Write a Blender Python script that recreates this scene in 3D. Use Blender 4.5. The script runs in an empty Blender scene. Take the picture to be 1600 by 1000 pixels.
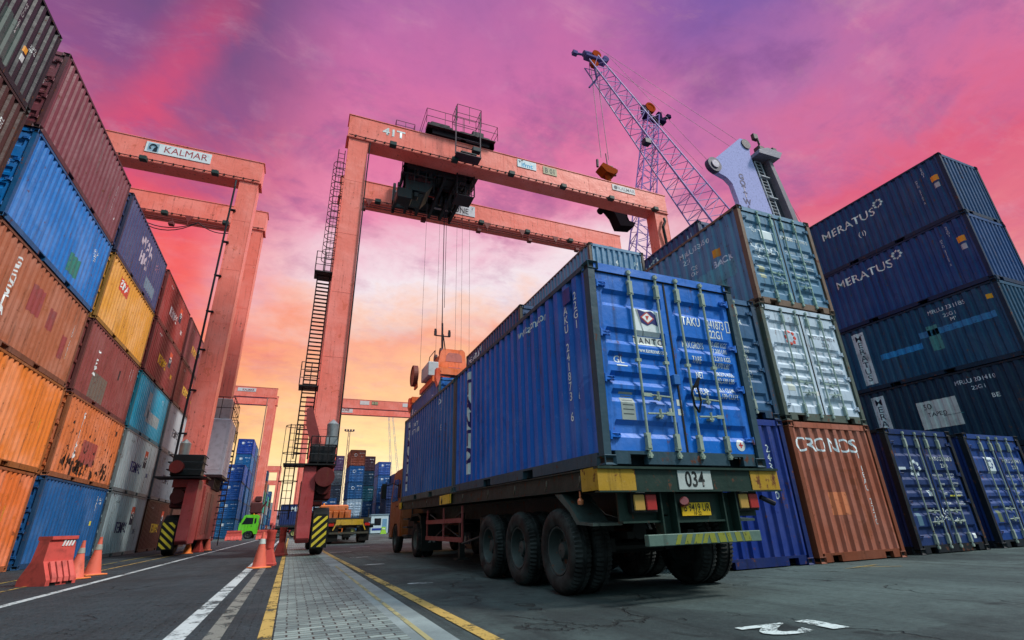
import bpy, bmesh, math, random
from mathutils import Vector, Matrix
R=random.Random(7)
sc=bpy.context.scene
COL=sc.collection
rad=math.radians
# ------------------------------------------------------------------ camera
CAMH=0.831
cam=bpy.data.cameras.new('camera'); co=bpy.data.objects.new('camera',cam); COL.objects.link(co)
cam.sensor_width=36; cam.sensor_fit='HORIZONTAL'; cam.lens=774.2/1600*36
cam.clip_start=.05; cam.clip_end=3000
RX=Vector((0.9241333598,-0.3810267701,-0.0282158419))
RY=Vector((0.1208905883,0.3616618090,-0.9244383168))
RZ=Vector((0.3624403384,0.8508932579,0.3802862932))
co.matrix_world=Matrix(((RX.x,-RY.x,-RZ.x,0),(RX.y,-RY.y,-RZ.y,0),(RX.z,-RY.z,-RZ.z,CAMH),(0,0,0,1)))
sc.camera=co
sc.view_settings.view_transform='Standard'; sc.view_settings.look='None'
sc.view_settings.exposure=0; sc.view_settings.gamma=1
# ------------------------------------------------------------------ node helpers
def lin(c):
    f=lambda v:(v/255/12.92) if v/255<=.04045 else ((v/255+.055)/1.055)**2.4
    return (f(c[0]),f(c[1]),f(c[2]),1)
class NT:
    def __init__(s,t): s.t=t
    def n(s,ty,ins=None,**kw):
        x=s.t.nodes.new(ty)
        for k,v in kw.items(): setattr(x,k,v)
        if ins:
            for k,v in ins.items():
                if isinstance(v,bpy.types.NodeSocket): s.t.links.new(v,x.inputs[k])
                else: x.inputs[k].default_value=v
        return x
    def m(s,op,a,b=None,c=None,clamp=False):
        ins={0:a}
        if b is not None: ins[1]=b
        if c is not None: ins[2]=c
        return s.n('ShaderNodeMath',ins,operation=op,use_clamp=clamp).outputs[0]
    def ss(s,v,lo,hi):
        return s.n('ShaderNodeMapRange',{0:v,1:lo,2:hi,3:0.,4:1.},interpolation_type='SMOOTHSTEP').outputs[0]
    def noise(s,vec,scale,det=4,rough=.55,dist=0):
        return s.n('ShaderNodeTexNoise',{'Vector':vec,'Scale':scale,'Detail':det,'Roughness':rough,'Distortion':dist}).outputs[0]
    def mix(s,f,a,b,bt='MIX'):
        x=s.n('ShaderNodeMix',data_type='RGBA',blend_type=bt)
        for k,v in ((0,f),(6,a),(7,b)):
            if isinstance(v,bpy.types.NodeSocket): s.t.links.new(v,x.inputs[k])
            else: x.inputs[k].default_value=v
        return x.outputs[2]
    def ramp(s,f,st):
        x=s.n('ShaderNodeValToRGB',{0:f}); e=x.color_ramp.elements
        while len(e)<len(st): e.new(.5)
        for i,(p,c) in enumerate(st):
            e[i].position=p; e[i].color=c if len(c)==4 else lin(c)
        return x.outputs[0]
# ------------------------------------------------------------------ world: sunset sky
W=bpy.data.worlds.new('World'); sc.world=W; W.use_nodes=True; t=NT(W.node_tree); W.node_tree.nodes.clear()
STRK=Vector((-.3024,.766,.5672)).cross(Vector((-.1945,.6435,.7404))).normalized()
tc=t.n('ShaderNodeTexCoord').outputs['Generated']
d=t.n('ShaderNodeVectorMath',{0:tc},operation='NORMALIZE').outputs[0]
sp=t.n('ShaderNodeSeparateXYZ',{0:d}); dx,dy,dz=sp.outputs
el=t.m('MULTIPLY',t.m('ARCSINE',dz),180/math.pi)
az=t.m('MULTIPLY',t.m('ARCTAN2',dx,dy),180/math.pi)
den=t.m('ADD',t.m('MAXIMUM',dz,0.),.16)
pl=t.n('ShaderNodeCombineXYZ',{0:t.m('DIVIDE',dx,den),1:t.m('DIVIDE',dy,den),2:0.}).outputs[0]
w1=t.noise(pl,1.1,5,.6,.4); w2=t.noise(pl,3.2,6,.62,.3); w3=t.noise(pl,9.,5,.6)
warp=t.m('ADD',t.m('MULTIPLY',t.m('SUBTRACT',w1,.5),18.),t.m('MULTIPLY',t.m('SUBTRACT',w2,.5),15.))
amp=t.m('MULTIPLY',warp,t.ss(el,-4.,22.))
e2=t.m('DIVIDE',t.m('ADD',el,amp),60.)
cen=t.ramp(e2,[(0,(251,246,228)),(.06,(255,240,196)),(.13,(255,222,156)),(.22,(255,194,142)),(.31,(251,170,142)),(.37,(252,208,192)),(.43,(248,232,238)),(.5,(244,198,214)),(.58,(240,142,178)),(.67,(228,120,164)),(.78,(208,112,168)),(.92,(176,106,168)),(1,(146,98,164))])
rig=t.ramp(e2,[(0,(250,215,170)),(.12,(250,175,145)),(.28,(240,150,150)),(.38,(230,116,136)),(.48,(224,98,130)),(.57,(216,112,156)),(.68,(184,112,170)),(.82,(120,92,168)),(1,(90,82,164))])
lef=t.ramp(e2,[(0,(255,240,200)),(.1,(255,206,126)),(.2,(255,158,104)),(.36,(250,102,95)),(.48,(238,88,106)),(.57,(196,86,126)),(.67,(146,84,136)),(.8,(106,78,128)),(1,(88,70,122))])
azw=t.m('ADD',az,t.m('MULTIPLY',t.m('SUBTRACT',w1,.5),25.))
sky=t.mix(t.ss(azw,30.,62.),cen,rig)
sky=t.mix(t.ss(azw,4.,-16.),sky,lef)
sv=t.n('ShaderNodeMapping',{0:pl,2:(0,0,.5),3:(1.1,2.4,1)}).outputs[0]; w4=t.noise(sv,3.2,7,.68,.5); w5=t.noise(pl,26.,4,.7)
cl=t.m('MULTIPLY',t.ss(t.m('ADD',t.m('MULTIPLY',w2,.6),t.m('MULTIPLY',w4,.4)),.47,.64),.6)
st=t.n('ShaderNodeVectorMath',{0:d,1:STRK},operation='DOT_PRODUCT').outputs['Value']
st=t.m('ADD',st,t.m('MULTIPLY',t.m('SUBTRACT',w2,.5),.09))
sf=t.m('MULTIPLY',t.m('MULTIPLY',t.ss(t.m('ABSOLUTE',st),.06,.0),t.ss(az,2.,-12.)),t.m('MULTIPLY',t.ss(el,24.,32.),t.ss(el,56.,44.)))
sky=t.mix(t.m('MULTIPLY',sf,.5),sky,lin((238,76,112)))
cl=t.m('MULTIPLY',cl,t.m('ADD',.25,t.m('MULTIPLY',t.ss(el,20.,38.),.75)))
sky=t.mix(cl,sky,lin((136,80,142)),'MIX')
sky=t.mix(t.m('MULTIPLY',t.ss(w4,.5,.74),.2),sky,lin((255,190,196)))
sky=t.mix(t.m('MULTIPLY',t.ss(w5,.45,.78),.08),sky,lin((110,70,120)))
sky=t.mix(t.m('MULTIPLY',t.ss(w3,.5,.8),.09),sky,lin((255,205,225)))
# the far half of the dome (behind the photographer): unseen pale blue fill, brightened overhead to light the scene
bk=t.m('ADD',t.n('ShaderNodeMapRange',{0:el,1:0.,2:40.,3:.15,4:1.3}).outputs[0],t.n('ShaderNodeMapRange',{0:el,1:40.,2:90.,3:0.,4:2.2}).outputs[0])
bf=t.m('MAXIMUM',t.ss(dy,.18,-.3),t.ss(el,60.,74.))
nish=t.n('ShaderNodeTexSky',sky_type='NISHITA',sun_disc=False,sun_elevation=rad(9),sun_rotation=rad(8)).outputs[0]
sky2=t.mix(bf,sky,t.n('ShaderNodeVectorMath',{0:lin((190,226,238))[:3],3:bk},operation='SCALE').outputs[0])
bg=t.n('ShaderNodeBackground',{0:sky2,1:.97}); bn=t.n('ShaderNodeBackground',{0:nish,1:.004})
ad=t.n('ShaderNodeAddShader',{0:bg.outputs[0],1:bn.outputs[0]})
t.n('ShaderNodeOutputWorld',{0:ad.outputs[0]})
# ------------------------------------------------------------------ sun (high, soft, from behind right; added as scene fill)
sl=bpy.data.lights.new('fill_sun','SUN'); sl.energy=3.5; sl.angle=rad(10); sl.color=(1,.93,.86)
so=bpy.data.objects.new('fill_sun',sl); COL.objects.link(so)
SUN=Vector((.55,-.42,.80)).normalized()
so.rotation_euler=SUN.to_track_quat('Z','Y').to_euler()
# ------------------------------------------------------------------ materials
def mat(name): 
    m=bpy.data.materials.new(name); m.use_nodes=True; m.node_tree.nodes.clear(); return m,NT(m.node_tree)
def finish(t,col,rough,bump=None,bs=.3,bd=.02,metal=0,alpha=None,spec=.26,em=None,coat=0):
    ins={'Base Color':col,'Roughness':rough,'Metallic':metal,'Specular IOR Level':spec}
    if coat: ins['Coat Weight']=coat
    if bump is not None: ins['Normal']=t.n('ShaderNodeBump',{'Height':bump,'Strength':bs,'Distance':bd}).outputs[0]
    if alpha is not None: ins['Alpha']=alpha
    if em: ins['Emission Color']=em[0]; ins['Emission Strength']=em[1]
    b=t.n('ShaderNodeBsdfPrincipled',ins); t.n('ShaderNodeOutputMaterial',{0:b.outputs[0]})
def ocoord(t,rnd=True):
    oc=t.n('ShaderNodeTexCoord').outputs['Object']
    if not rnd: return oc
    oi=t.n('ShaderNodeObjectInfo'); r=t.m('MULTIPLY',oi.outputs['Random'],60.)
    return t.n('ShaderNodeVectorMath',{0:oc,1:t.n('ShaderNodeCombineXYZ',{0:r,1:r,2:r}).outputs[0]},operation='ADD').outputs[0]
def paint(name,rust=.5,fade=.3,streak=.4,rough=.5,grime=(20,24,20)):
    m,t=mat(name); v=ocoord(t); c=t.n('ShaderNodeObjectInfo').outputs['Color']
    n1=t.noise(v,.75,6,.6); 
    vs=t.n('ShaderNodeMapping',{0:v,3:(7,7,.45)}).outputs[0]; n2=t.noise(vs,1.5,5,.6)
    n3=t.noise(v,6.5,7,.7); n4=t.noise(v,22.,4,.6)
    n5=t.noise(v,2.1,3,.5,.6)
    hs=t.n('ShaderNodeHueSaturation',{'Color':c,'Saturation':.72,'Value':1.3}).outputs[0]
    col=t.mix(t.m('MULTIPLY',t.ss(n1,.42,.68),fade),c,hs)
    # patches of touch-up paint with hard edges
    col=t.mix(t.m('MULTIPLY',t.ss(n5,.66,.665),.35),col,t.n('ShaderNodeHueSaturation',{'Color':c,'Saturation':1.15,'Value':.62,'Hue':.51}).outputs[0])
    col=t.mix(t.m('MULTIPLY',t.ss(n2,.5,.75),streak),col,t.mix(.8,c,lin(grime)))
    col=t.mix(t.m('MULTIPLY',t.ss(n4,.62,.7),.25),col,hs)
    rm=t.m('MULTIPLY',t.ss(t.m('ADD',n3,t.m('MULTIPLY',t.m('SUBTRACT',n2,.5),.5)),.66-.06*rust,.72-.04*rust),min(1,.45+rust*.5))
    rc=t.mix(n4,lin((70,36,24)),lin((118,66,40)))
    col=t.mix(rm,col,rc)
    ro=t.m('ADD',rough,t.m('MULTIPLY',t.m('SUBTRACT',n3,.5),.4))
    ro=t.m('ADD',ro,t.m('MULTIPLY',rm,.3))
    bh=t.m('ADD',t.m('ADD',n1,t.m('MULTIPLY',n5,.35)),t.m('MULTIPLY',n3,.1))
    finish(t,col,ro,bh,.55,.06); return m
M={}
M['paint']=paint('container_paint',.55,.34,.6,.48)
M['clean']=paint('sound_container_paint',.3,.3,.6,.45)
M['rusty']=paint('rusty_container_paint',1.5,.3,.55,.55)
M['frame']=paint('frame_paint',1.0,.25,.6,.55)
M['crane']=paint('crane_paint',.45,.2,.34,.4,(110,54,46))
M['metal']=paint('worn_metal',.7,.3,.5,.5)
def flat(name,rough=.5,metal=0,wear=.25,spec=.22):
    m,t=mat(name); v=ocoord(t); c=t.n('ShaderNodeObjectInfo').outputs['Color']
    n=t.noise(v,5.,5,.6); n2=t.noise(v,40,3,.6)
    col=t.mix(t.m('MULTIPLY',t.ss(n,.45,.75),wear),c,lin((40,38,34)))
    finish(t,col,t.m('ADD',rough,t.m('MULTIPLY',t.m('SUBTRACT',n,.5),.3)),n2,.12,.004,metal,spec=spec); return m
M['flat']=flat('plain_paint'); M['matte']=flat('matte_paint',.9,0,.3,.03); M['plastic']=flat('plastic',.55,0,.45); M['steel']=flat('galvanised_steel',.45,.5,.35)
def decal(name,wear=.5):
    m,t=mat(name); v=ocoord(t); c=t.n('ShaderNodeObjectInfo').outputs['Color']
    n=t.noise(v,11.,6,.7); n2=t.noise(v,2.,4,.6)
    a=t.m('SUBTRACT',1.,t.m('MULTIPLY',t.ss(n,.56,.68),wear),clamp=True)
    col=t.mix(t.m('MULTIPLY',t.ss(n2,.45,.7),.35),c,lin((90,90,88)))
    finish(t,col,.5,alpha=a); return m
M['decal']=decal('lettering_paint',.75); M['decal_clean']=decal('sticker',.15)
def rubber():
    m,t=mat('tyre_rubber'); v=ocoord(t); n=t.noise(v,6,5,.6); n2=t.noise(v,60,3,.6)
    col=t.mix(t.ss(n,.35,.7),lin((16,18,19)),lin((50,55,55)))
    finish(t,col,t.m('ADD',.62,t.m('MULTIPLY',n,.25)),n2,.3,.004); return m
M['rubber']=rubber()
def asphalt(name='asphalt',A=(38,48,50),B=(80,94,93),trk=.5,blk=0):
    m,t=mat(name); v=ocoord(t,False)
    n=t.noise(v,.35,6,.6,.4); n2=t.noise(v,140,3,.7); n3=t.noise(v,2.6,6,.65); 
    vs=t.n('ShaderNodeMapping',{0:v,3:(2.2,.12,1)}).outputs[0]; n4=t.noise(vs,1.2,5,.6)
    col=t.mix(t.ss(n,.32,.68),lin(A),lin(B))
    col=t.mix(t.m('MULTIPLY',t.ss(n3,.45,.72),.5),col,lin((32,38,42)))
    col=t.mix(t.m('MULTIPLY',t.ss(n4,.48,.66),trk),col,lin((26,31,34)))
    col=t.mix(t.m('MULTIPLY',t.ss(n2,.52,.7),.35),col,lin((150,155,152)))
    # oil drips, tyre tracks, resurfaced patches and loose grit
    o1=t.noise(v,1.9,3,.5,.8); col=t.mix(t.m('MULTIPLY',t.ss(o1,.62,.70),.6),col,lin((16,20,22)))
    tr=t.noise(t.n('ShaderNodeMapping',{0:v,3:(3.6,.05,1)}).outputs[0],1.6,6,.7,.2); col=t.mix(t.m('MULTIPLY',t.ss(tr,.54,.7),.5),col,lin((20,25,27)))
    pv=t.n('ShaderNodeTexVoronoi',{'Vector':t.n('ShaderNodeMapping',{0:v,3:(.33,.2,1)}).outputs[0],'Scale':1.},distance='CHEBYCHEV').outputs['Color']
    ps=t.n('ShaderNodeSeparateColor',{0:pv}).outputs[0]; col=t.mix(t.m('MULTIPLY',t.ss(ps,.72,.73),.3),col,lin(B))
    gr=t.noise(v,55.,2,.6); col=t.mix(t.m('MULTIPLY',t.ss(gr,.66,.74),.55),col,lin((140,146,142)))
    co_=t.noise(v,16.,5,.7); col=t.mix(t.m('MULTIPLY',t.ss(co_,.42,.7),.4),col,lin((24,29,31)))
    wv=t.n('ShaderNodeVectorMath',{0:v,1:t.n('ShaderNodeVectorMath',{0:t.n('ShaderNodeTexNoise',{'Vector':v,'Scale':1.3,'Detail':5.}).outputs['Color'],3:1.1},operation='SCALE').outputs[0]},operation='ADD').outputs[0]
    vo=t.n('ShaderNodeTexVoronoi',{'Vector':t.n('ShaderNodeMapping',{0:wv,3:(1,.35,1)}).outputs[0],'Scale':.55},feature='DISTANCE_TO_EDGE').outputs[0]
    ck=t.m('MULTIPLY',t.ss(vo,.012,.003),t.ss(t.noise(v,.5,2),.47,.55))
    col=t.mix(t.m('MULTIPLY',ck,.55),col,lin((14,15,16)))
    h=t.m('SUBTRACT',t.m('ADD',t.m('MULTIPLY',n2,.25),t.m('MULTIPLY',n3,.8)),t.m('MULTIPLY',ck,1.2))
    if blk:
        bk=t.n('ShaderNodeTexBrick',{'Vector':t.n('ShaderNodeMapping',{0:wv,2:(0,0,1.5708)}).outputs[0] if 0 else t.n('ShaderNodeVectorMath',{0:v,1:t.n('ShaderNodeVectorMath',{0:t.n('ShaderNodeTexNoise',{'Vector':v,'Scale':2.5,'Detail':3.}).outputs['Color'],3:.06},operation='SCALE').outputs[0]},operation='ADD').outputs[0],'Scale':1.,'Mortar Size':.007,'Mortar Smooth':.3,'Brick Width':.21,'Row Height':.105,'Color1':(.3,.3,.3,1),'Color2':(.7,.7,.7,1)})
        f_=t.m('MULTIPLY',bk.outputs[1],t.m('ADD',.35,t.m('MULTIPLY',t.ss(n3,.35,.6),.5)))
        col=t.mix(f_,col,lin((12,16,18))); col=t.mix(t.m('MULTIPLY',t.n('ShaderNodeSeparateColor',{0:bk.outputs[0]}).outputs[0],.22),col,lin(B)); h=t.m('SUBTRACT',h,t.m('MULTIPLY',f_,.9))
    ro=t.m('ADD',.55,t.m('MULTIPLY',n3,.4))
    finish(t,col,ro,h,.9,.025,spec=.22); return m
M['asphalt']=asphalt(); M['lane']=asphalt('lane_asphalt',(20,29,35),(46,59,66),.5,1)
def concrete(name,a,b):
    m,t=mat(name); v=ocoord(t,False); n=t.noise(v,.8,6,.65); n2=t.noise(v,90,3,.7)
    col=t.mix(t.ss(n,.35,.68),lin(a),lin(b)); col=t.mix(t.m('MULTIPLY',t.ss(n2,.5,.7),.3),col,lin((60,62,62)))
    finish(t,col,.6,n2,.3,.01); return m
M['concrete']=concrete('concrete_strip',(104,116,118),(142,154,154))
def pavers():
    m,t=mat('block_pavers'); v=ocoord(t,False)
    wv=t.n('ShaderNodeVectorMath',{0:v,1:t.n('ShaderNodeVectorMath',{0:t.n('ShaderNodeTexNoise',{'Vector':v,'Scale':2.5,'Detail':3.}).outputs['Color'],3:.055},operation='SCALE').outputs[0]},operation='ADD').outputs[0]
    br=t.n('ShaderNodeTexBrick',{'Vector':wv,'Color1':lin((92,108,108)),'Color2':lin((140,154,150)),'Mortar':lin((24,28,28)),'Scale':1.,'Mortar Size':.008,'Mortar Smooth':.15,'Bias':-.1,'Brick Width':.21,'Row Height':.105})
    n=t.noise(v,1.1,6,.65); n2=t.noise(v,120,3,.7)
    col=t.mix(t.m('MULTIPLY',t.ss(n,.4,.7),.55),br.outputs[0],lin((66,74,76)))
    col=t.mix(t.m('MULTIPLY',t.ss(n2,.52,.7),.3),col,lin((170,175,170)))
    h=t.m('SUBTRACT',t.m('ADD',t.m('MULTIPLY',n2,.12),t.m('MULTIPLY',n,.6)),t.m('MULTIPLY',br.outputs[1],.9))
    finish(t,col,t.m('ADD',.4,t.m('MULTIPLY',n,.4)),h,.9,.014,spec=.35); return m
M['pavers']=pavers()
def roadpaint():
    m,t=mat('road_paint'); v=ocoord(t,False); c=t.n('ShaderNodeObjectInfo').outputs['Color']
    n=t.noise(v,3.,8,.75); n2=t.noise(v,45,4,.7); n3=t.noise(v,.5,3)
    a=t.ss(t.m('ADD',t.m('ADD',t.m('MULTIPLY',n,.6),t.m('MULTIPLY',n2,.28)),t.m('MULTIPLY',n3,.25)),.64,.56)
    col=t.mix(t.m('MULTIPLY',n2,.5),c,lin((80,82,80)))
    finish(t,col,.55,alpha=t.m('ADD',t.m('MULTIPLY',a,.9),.06,clamp=True)); return m
M['road']=roadpaint()
def glass():
    m,t=mat('dark_glass'); finish(t,lin((26,32,38)),.08,spec=.8); return m
M['glass']=glass()
def lens():
    m,t=mat('lamp_lens'); c=t.n('ShaderNodeObjectInfo').outputs['Color']; v=ocoord(t)
    finish(t,c,.25,t.noise(v,90,2),.3,.003,coat=.4); return m
M['lens']=lens()
# ------------------------------------------------------------------ mesh builder
class MB:
    def __init__(s): s.b=bmesh.new()
    def box(s,x0,x1,y0,y1,z0,z1,bev=0):
        vs=[s.b.verts.new((x,y,z)) for z in (z0,z1) for y in (y0,y1) for x in (x0,x1)]
        fs=[s.b.faces.new([vs[i] for i in q]) for q in ((0,2,3,1),(4,5,7,6),(0,1,5,4),(2,6,7,3),(0,4,6,2),(1,3,7,5))]
        if bev:
            es=set(e for f in fs for e in f.edges); bmesh.ops.bevel(s.b,geom=list(es),offset=bev,segments=1,affect='EDGES')
        return s
    def prism(s,pts,axis,a,b):
        """polygon pts (2D) extruded along axis between a and b. axis x: pts=(y,z); y: (x,z); z: (x,y)"""
        f={'x':lambda p,k:(k,p[0],p[1]),'y':lambda p,k:(p[0],k,p[1]),'z':lambda p,k:(p[0],p[1],k)}[axis]
        A=[s.b.verts.new(f(p,a)) for p in pts]; B=[s.b.verts.new(f(p,b)) for p in pts]
        n=len(pts); s.b.faces.new(A[::-1]); s.b.faces.new(B)
        for i in range(n): s.b.faces.new((A[i],A[(i+1)%n],B[(i+1)%n],B[i]))
        return s
    def tube(s,p0,p1,r,r2=None,n=8,cap=True):
        p0=Vector(p0);p1=Vector(p1); d=(p1-p0); 
        if d.length<1e-6: return s
        r2=r if r2 is None else r2
        q=d.to_track_quat('Z','Y'); X=q@Vector((1,0,0)); Y=q@Vector((0,1,0))
        A=[];B=[]
        for i in range(n):
            a=2*math.pi*(i+.5)/n; u=X*math.cos(a)+Y*math.sin(a)
            A.append(s.b.verts.new(p0+u*r)); B.append(s.b.verts.new(p1+u*r2))
        for i in range(n):
            s.b.faces.new((A[i],A[(i+1)%n],B[(i+1)%n],B[i]))
        if cap: s.b.faces.new(A[::-1]); s.b.faces.new(B)
        return s
    def path(s,pts,r,n=6):
        for a,b in zip(pts,pts[1:]): s.tube(a,b,r,n=n)
        return s
    def bar(s,p0,p1,w,h=None):
        return s.tube(p0,p1,w*.7071,n=4)
    def lathe(s,prof,n=40,axis='x',at=(0,0,0)):
        at=Vector(at); rings=[]
        for i in range(n):
            a=2*math.pi*i/n; c,si=math.cos(a),math.sin(a); ring=[]
            for (k,r) in prof:
                p={'x':(k,r*c,r*si),'y':(r*c,k,r*si),'z':(r*c,r*si,k)}[axis]
                ring.append(s.b.verts.new(at+Vector(p)))
            rings.append(ring)
        for i in range(n):
            A=rings[i];B=rings[(i+1)%n]
            for j in range(len(prof)-1): s.b.faces.new((A[j],A[j+1],B[j+1],B[j]))
        return s
    def quad(s,*ps):
        s.b.faces.new([s.b.verts.new(p) for p in ps]); return s
    def build(s,name,m,parent=None,color=None,smooth=False,loc=None,norm=True):
        if norm: bmesh.ops.recalc_face_normals(s.b,faces=s.b.faces)
        me=bpy.data.meshes.new(name); s.b.to_mesh(me); s.b.free()
        if smooth:
            for p in me.polygons: p.use_smooth=True
            try: me.set_sharp_from_angle(angle=rad(35))
            except Exception: pass
        me.materials.append(M[m] if isinstance(m,str) else m)
        o=bpy.data.objects.new(name,me); COL.objects.link(o)
        if parent is not None: o.parent=parent
        if color is not None: o.color=lin(color)
        if loc: o.location=loc
        return o
def tag(o,label,cat,group=None,kind=None):
    if label: o['label']=label
    if cat: o['category']=cat
    if group: o['group']=group
    if kind: o['kind']=kind
    return o
def thing(name,label,cat,loc=(0,0,0),rz=0,group=None):
    o=bpy.data.objects.new(name,None); COL.objects.link(o); o.location=loc; o.rotation_euler=(0,0,rz)
    return tag(o,label,cat,group)
KIDS={}
def kids(o): return [c for c in bpy.data.objects if c.parent==o]
def copy_tree(o,parent=None,tree=None):
    c=o.copy(); COL.objects.link(c); c.parent=parent
    for ch in (tree or TREE(o)).get(o.name,[]): copy_tree(ch,c,tree or TREE(o))
    return c
def TREE(root):
    tr={}
    for ob in bpy.data.objects:
        if ob.parent: tr.setdefault(ob.parent.name,[]).append(ob)
    return tr
# ------------------------------------------------------------------ text
_fc={}
def text_bm(s,size=1,bold=0,ls=1.0,line=1.0,sx=1.0):
    k=(s,bold,ls,line)
    if k not in _fc:
        cu=bpy.data.curves.new('t','FONT'); cu.body=s; cu.size=1; cu.align_x='CENTER'; cu.align_y='CENTER'; cu.resolution_u=3
        cu.offset=bold; cu.space_character=ls; cu.space_line=line
        ob=bpy.data.objects.new('t',cu); COL.objects.link(ob); bpy.context.view_layer.update()
        me=bpy.data.meshes.new_from_object(ob.evaluated_get(bpy.context.evaluated_depsgraph_get()))
        bpy.data.objects.remove(ob); _fc[k]=me
    b=bmesh.new(); b.from_mesh(_fc[k]); b.transform(Matrix.Diagonal((size*sx,size,1,1))); return b
def rect_bm(x0,x1,y0,y1): return poly_bm([(x0,y0),(x1,y0),(x1,y1),(x0,y1)])
def poly_bm(*polys):
    b=bmesh.new()
    for p in polys: b.faces.new([b.verts.new((q[0],q[1],0)) for q in p])
    return b
def gear_bm(r,n=8):
    """ring of chevrons like a cog"""
    b=bmesh.new()
    for i in range(n):
        a=2*math.pi*i/n; w=math.pi/n*.82
        ps=[(r*.5,-w*.75),(r*.82,-w),(r,-w*.2),(r*.82,w),(r*.5,w*.75),(r*.66,0)]
        b.faces.new([b.verts.new((q*math.cos(a+e),q*math.sin(a+e),0)) for q,e in ps])
    return b
# corrugation profiles: list of (t, depth) breakpoints along an axis
def corr(t0,t1,n,dep,of=.3,sf=.22):
    p=(t1-t0)/n; out=[(t0,0)]
    for i in range(n):
        a=t0+p*i; out+=[(a+p*of/2,0),(a+p*(of/2+sf),dep),(a+p*(1-of/2-sf),dep),(a+p*(1-of/2),0)]
    out.append((t1,0)); return out
def dep_at(prof,t):
    if t<=prof[0][0] or t>=prof[-1][0]: return 0
    for (a,da),(b,db) in zip(prof,prof[1:]):
        if a<=t<=b: return da+(db-da)*((t-a)/(b-a) if b>a else 0)
    return 0
L_,W_,H_=6.058,2.438,2.591
SIDE=corr(.13,5.93,21,.042,.42,.15); ENDW=corr(.13,2.308,9,.045,.42,.15)
GR=[(.15,.36),(.57,.735),(.785,.955),(1.03,1.21),(1.31,1.53),(1.82,2.06)]
Z0=.17
DOOR=[]
for a,b in GR: DOOR+=[(Z0+a,0),(Z0+a+.06,.04),(Z0+b-.06,.04),(Z0+b,0)]
# decal surfaces.  local container frame: x across 0..W, y along 0..L (0 = end facing camera), z up
def place_decal(bm,face,cu,cv,parent,name='lettering',color=(235,238,238),m='decal',off=.0035,flat_=False,label=None,L=L_):
    """face: R (+X side, u=+y), Lf (-X side, u=-y), F door end (u=+x), E corrugated end (u=+x). cu = centre coordinate along y or x, cv=z"""
    sg={'R':1,'L':-1,'F':1,'E':1}[face]
    prof={'R':SIDE,'L':SIDE,'E':ENDW,'F':DOOR}[face]
    if not flat_:
        if face=='F':
            for tt,_ in prof: 
                tt-=cv; bmesh.ops.bisect_plane(bm,geom=bm.verts[:]+bm.edges[:]+bm.faces[:],plane_co=(0,tt,0),plane_no=(0,1,0),dist=1e-5)
        else:
            lo=min(v.co.x for v in bm.verts); hi=max(v.co.x for v in bm.verts)
            for tt,_ in prof:
                q=(tt-cu)*sg
                if lo<q<hi: bmesh.ops.bisect_plane(bm,geom=bm.verts[:]+bm.edges[:]+bm.faces[:],plane_co=(q,0,0),plane_no=(1,0,0),dist=1e-5)
    for v in bm.verts:
        u,w=v.co.x,v.co.y
        if face in 'RL':
            y=cu+sg*u; z=cv+w; d_=0 if flat_ else dep_at(prof,y)
            v.co=(W_-.012-d_+off,y,z) if face=='R' else (.012+d_-off,y,z)
        else:
            x=cu+u; z=cv+w
            if face=='E': d_=0 if flat_ else dep_at(prof,x); v.co=(x,.03+d_-off,z)
            else: 
                d_=0 if flat_ else dep_at(prof,z)
                if not (.2<x<1.14 or 1.30<x<2.24): d_=0
                v.co=(x,.045+d_-off,z)
    bmesh.ops.triangulate(bm,faces=[f for f in bm.faces if len(f.verts)>4])
    me=bpy.data.meshes.new(name); bm.to_mesh(me); bm.free()
    me.materials.append(M[m]); o=bpy.data.objects.new(name,me); COL.objects.link(o); o.parent=parent; o.color=lin(color)
    if label: o['label']=label
    return o
def T(parent,face,cu,cv,s,size,color=(235,238,238),bold=.0,m='decal',name='lettering',ls=1,line=1,sx=1,flat_=False,rot=0):
    if face in 'RL' and '\n' in s and max(map(len,s.split('\n')))==1 and size<.3: cu=.13+(5.8/21)*round((cu-.13)/(5.8/21))
    b=text_bm(s,size,bold,ls,line,sx)
    if rot: b.transform(Matrix.Rotation(rad(rot),4,'Z'))
    return place_decal(b,face,cu,cv,parent,name,color,m,flat_=flat_)
def vert(s): return '\n'.join(s)
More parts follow.
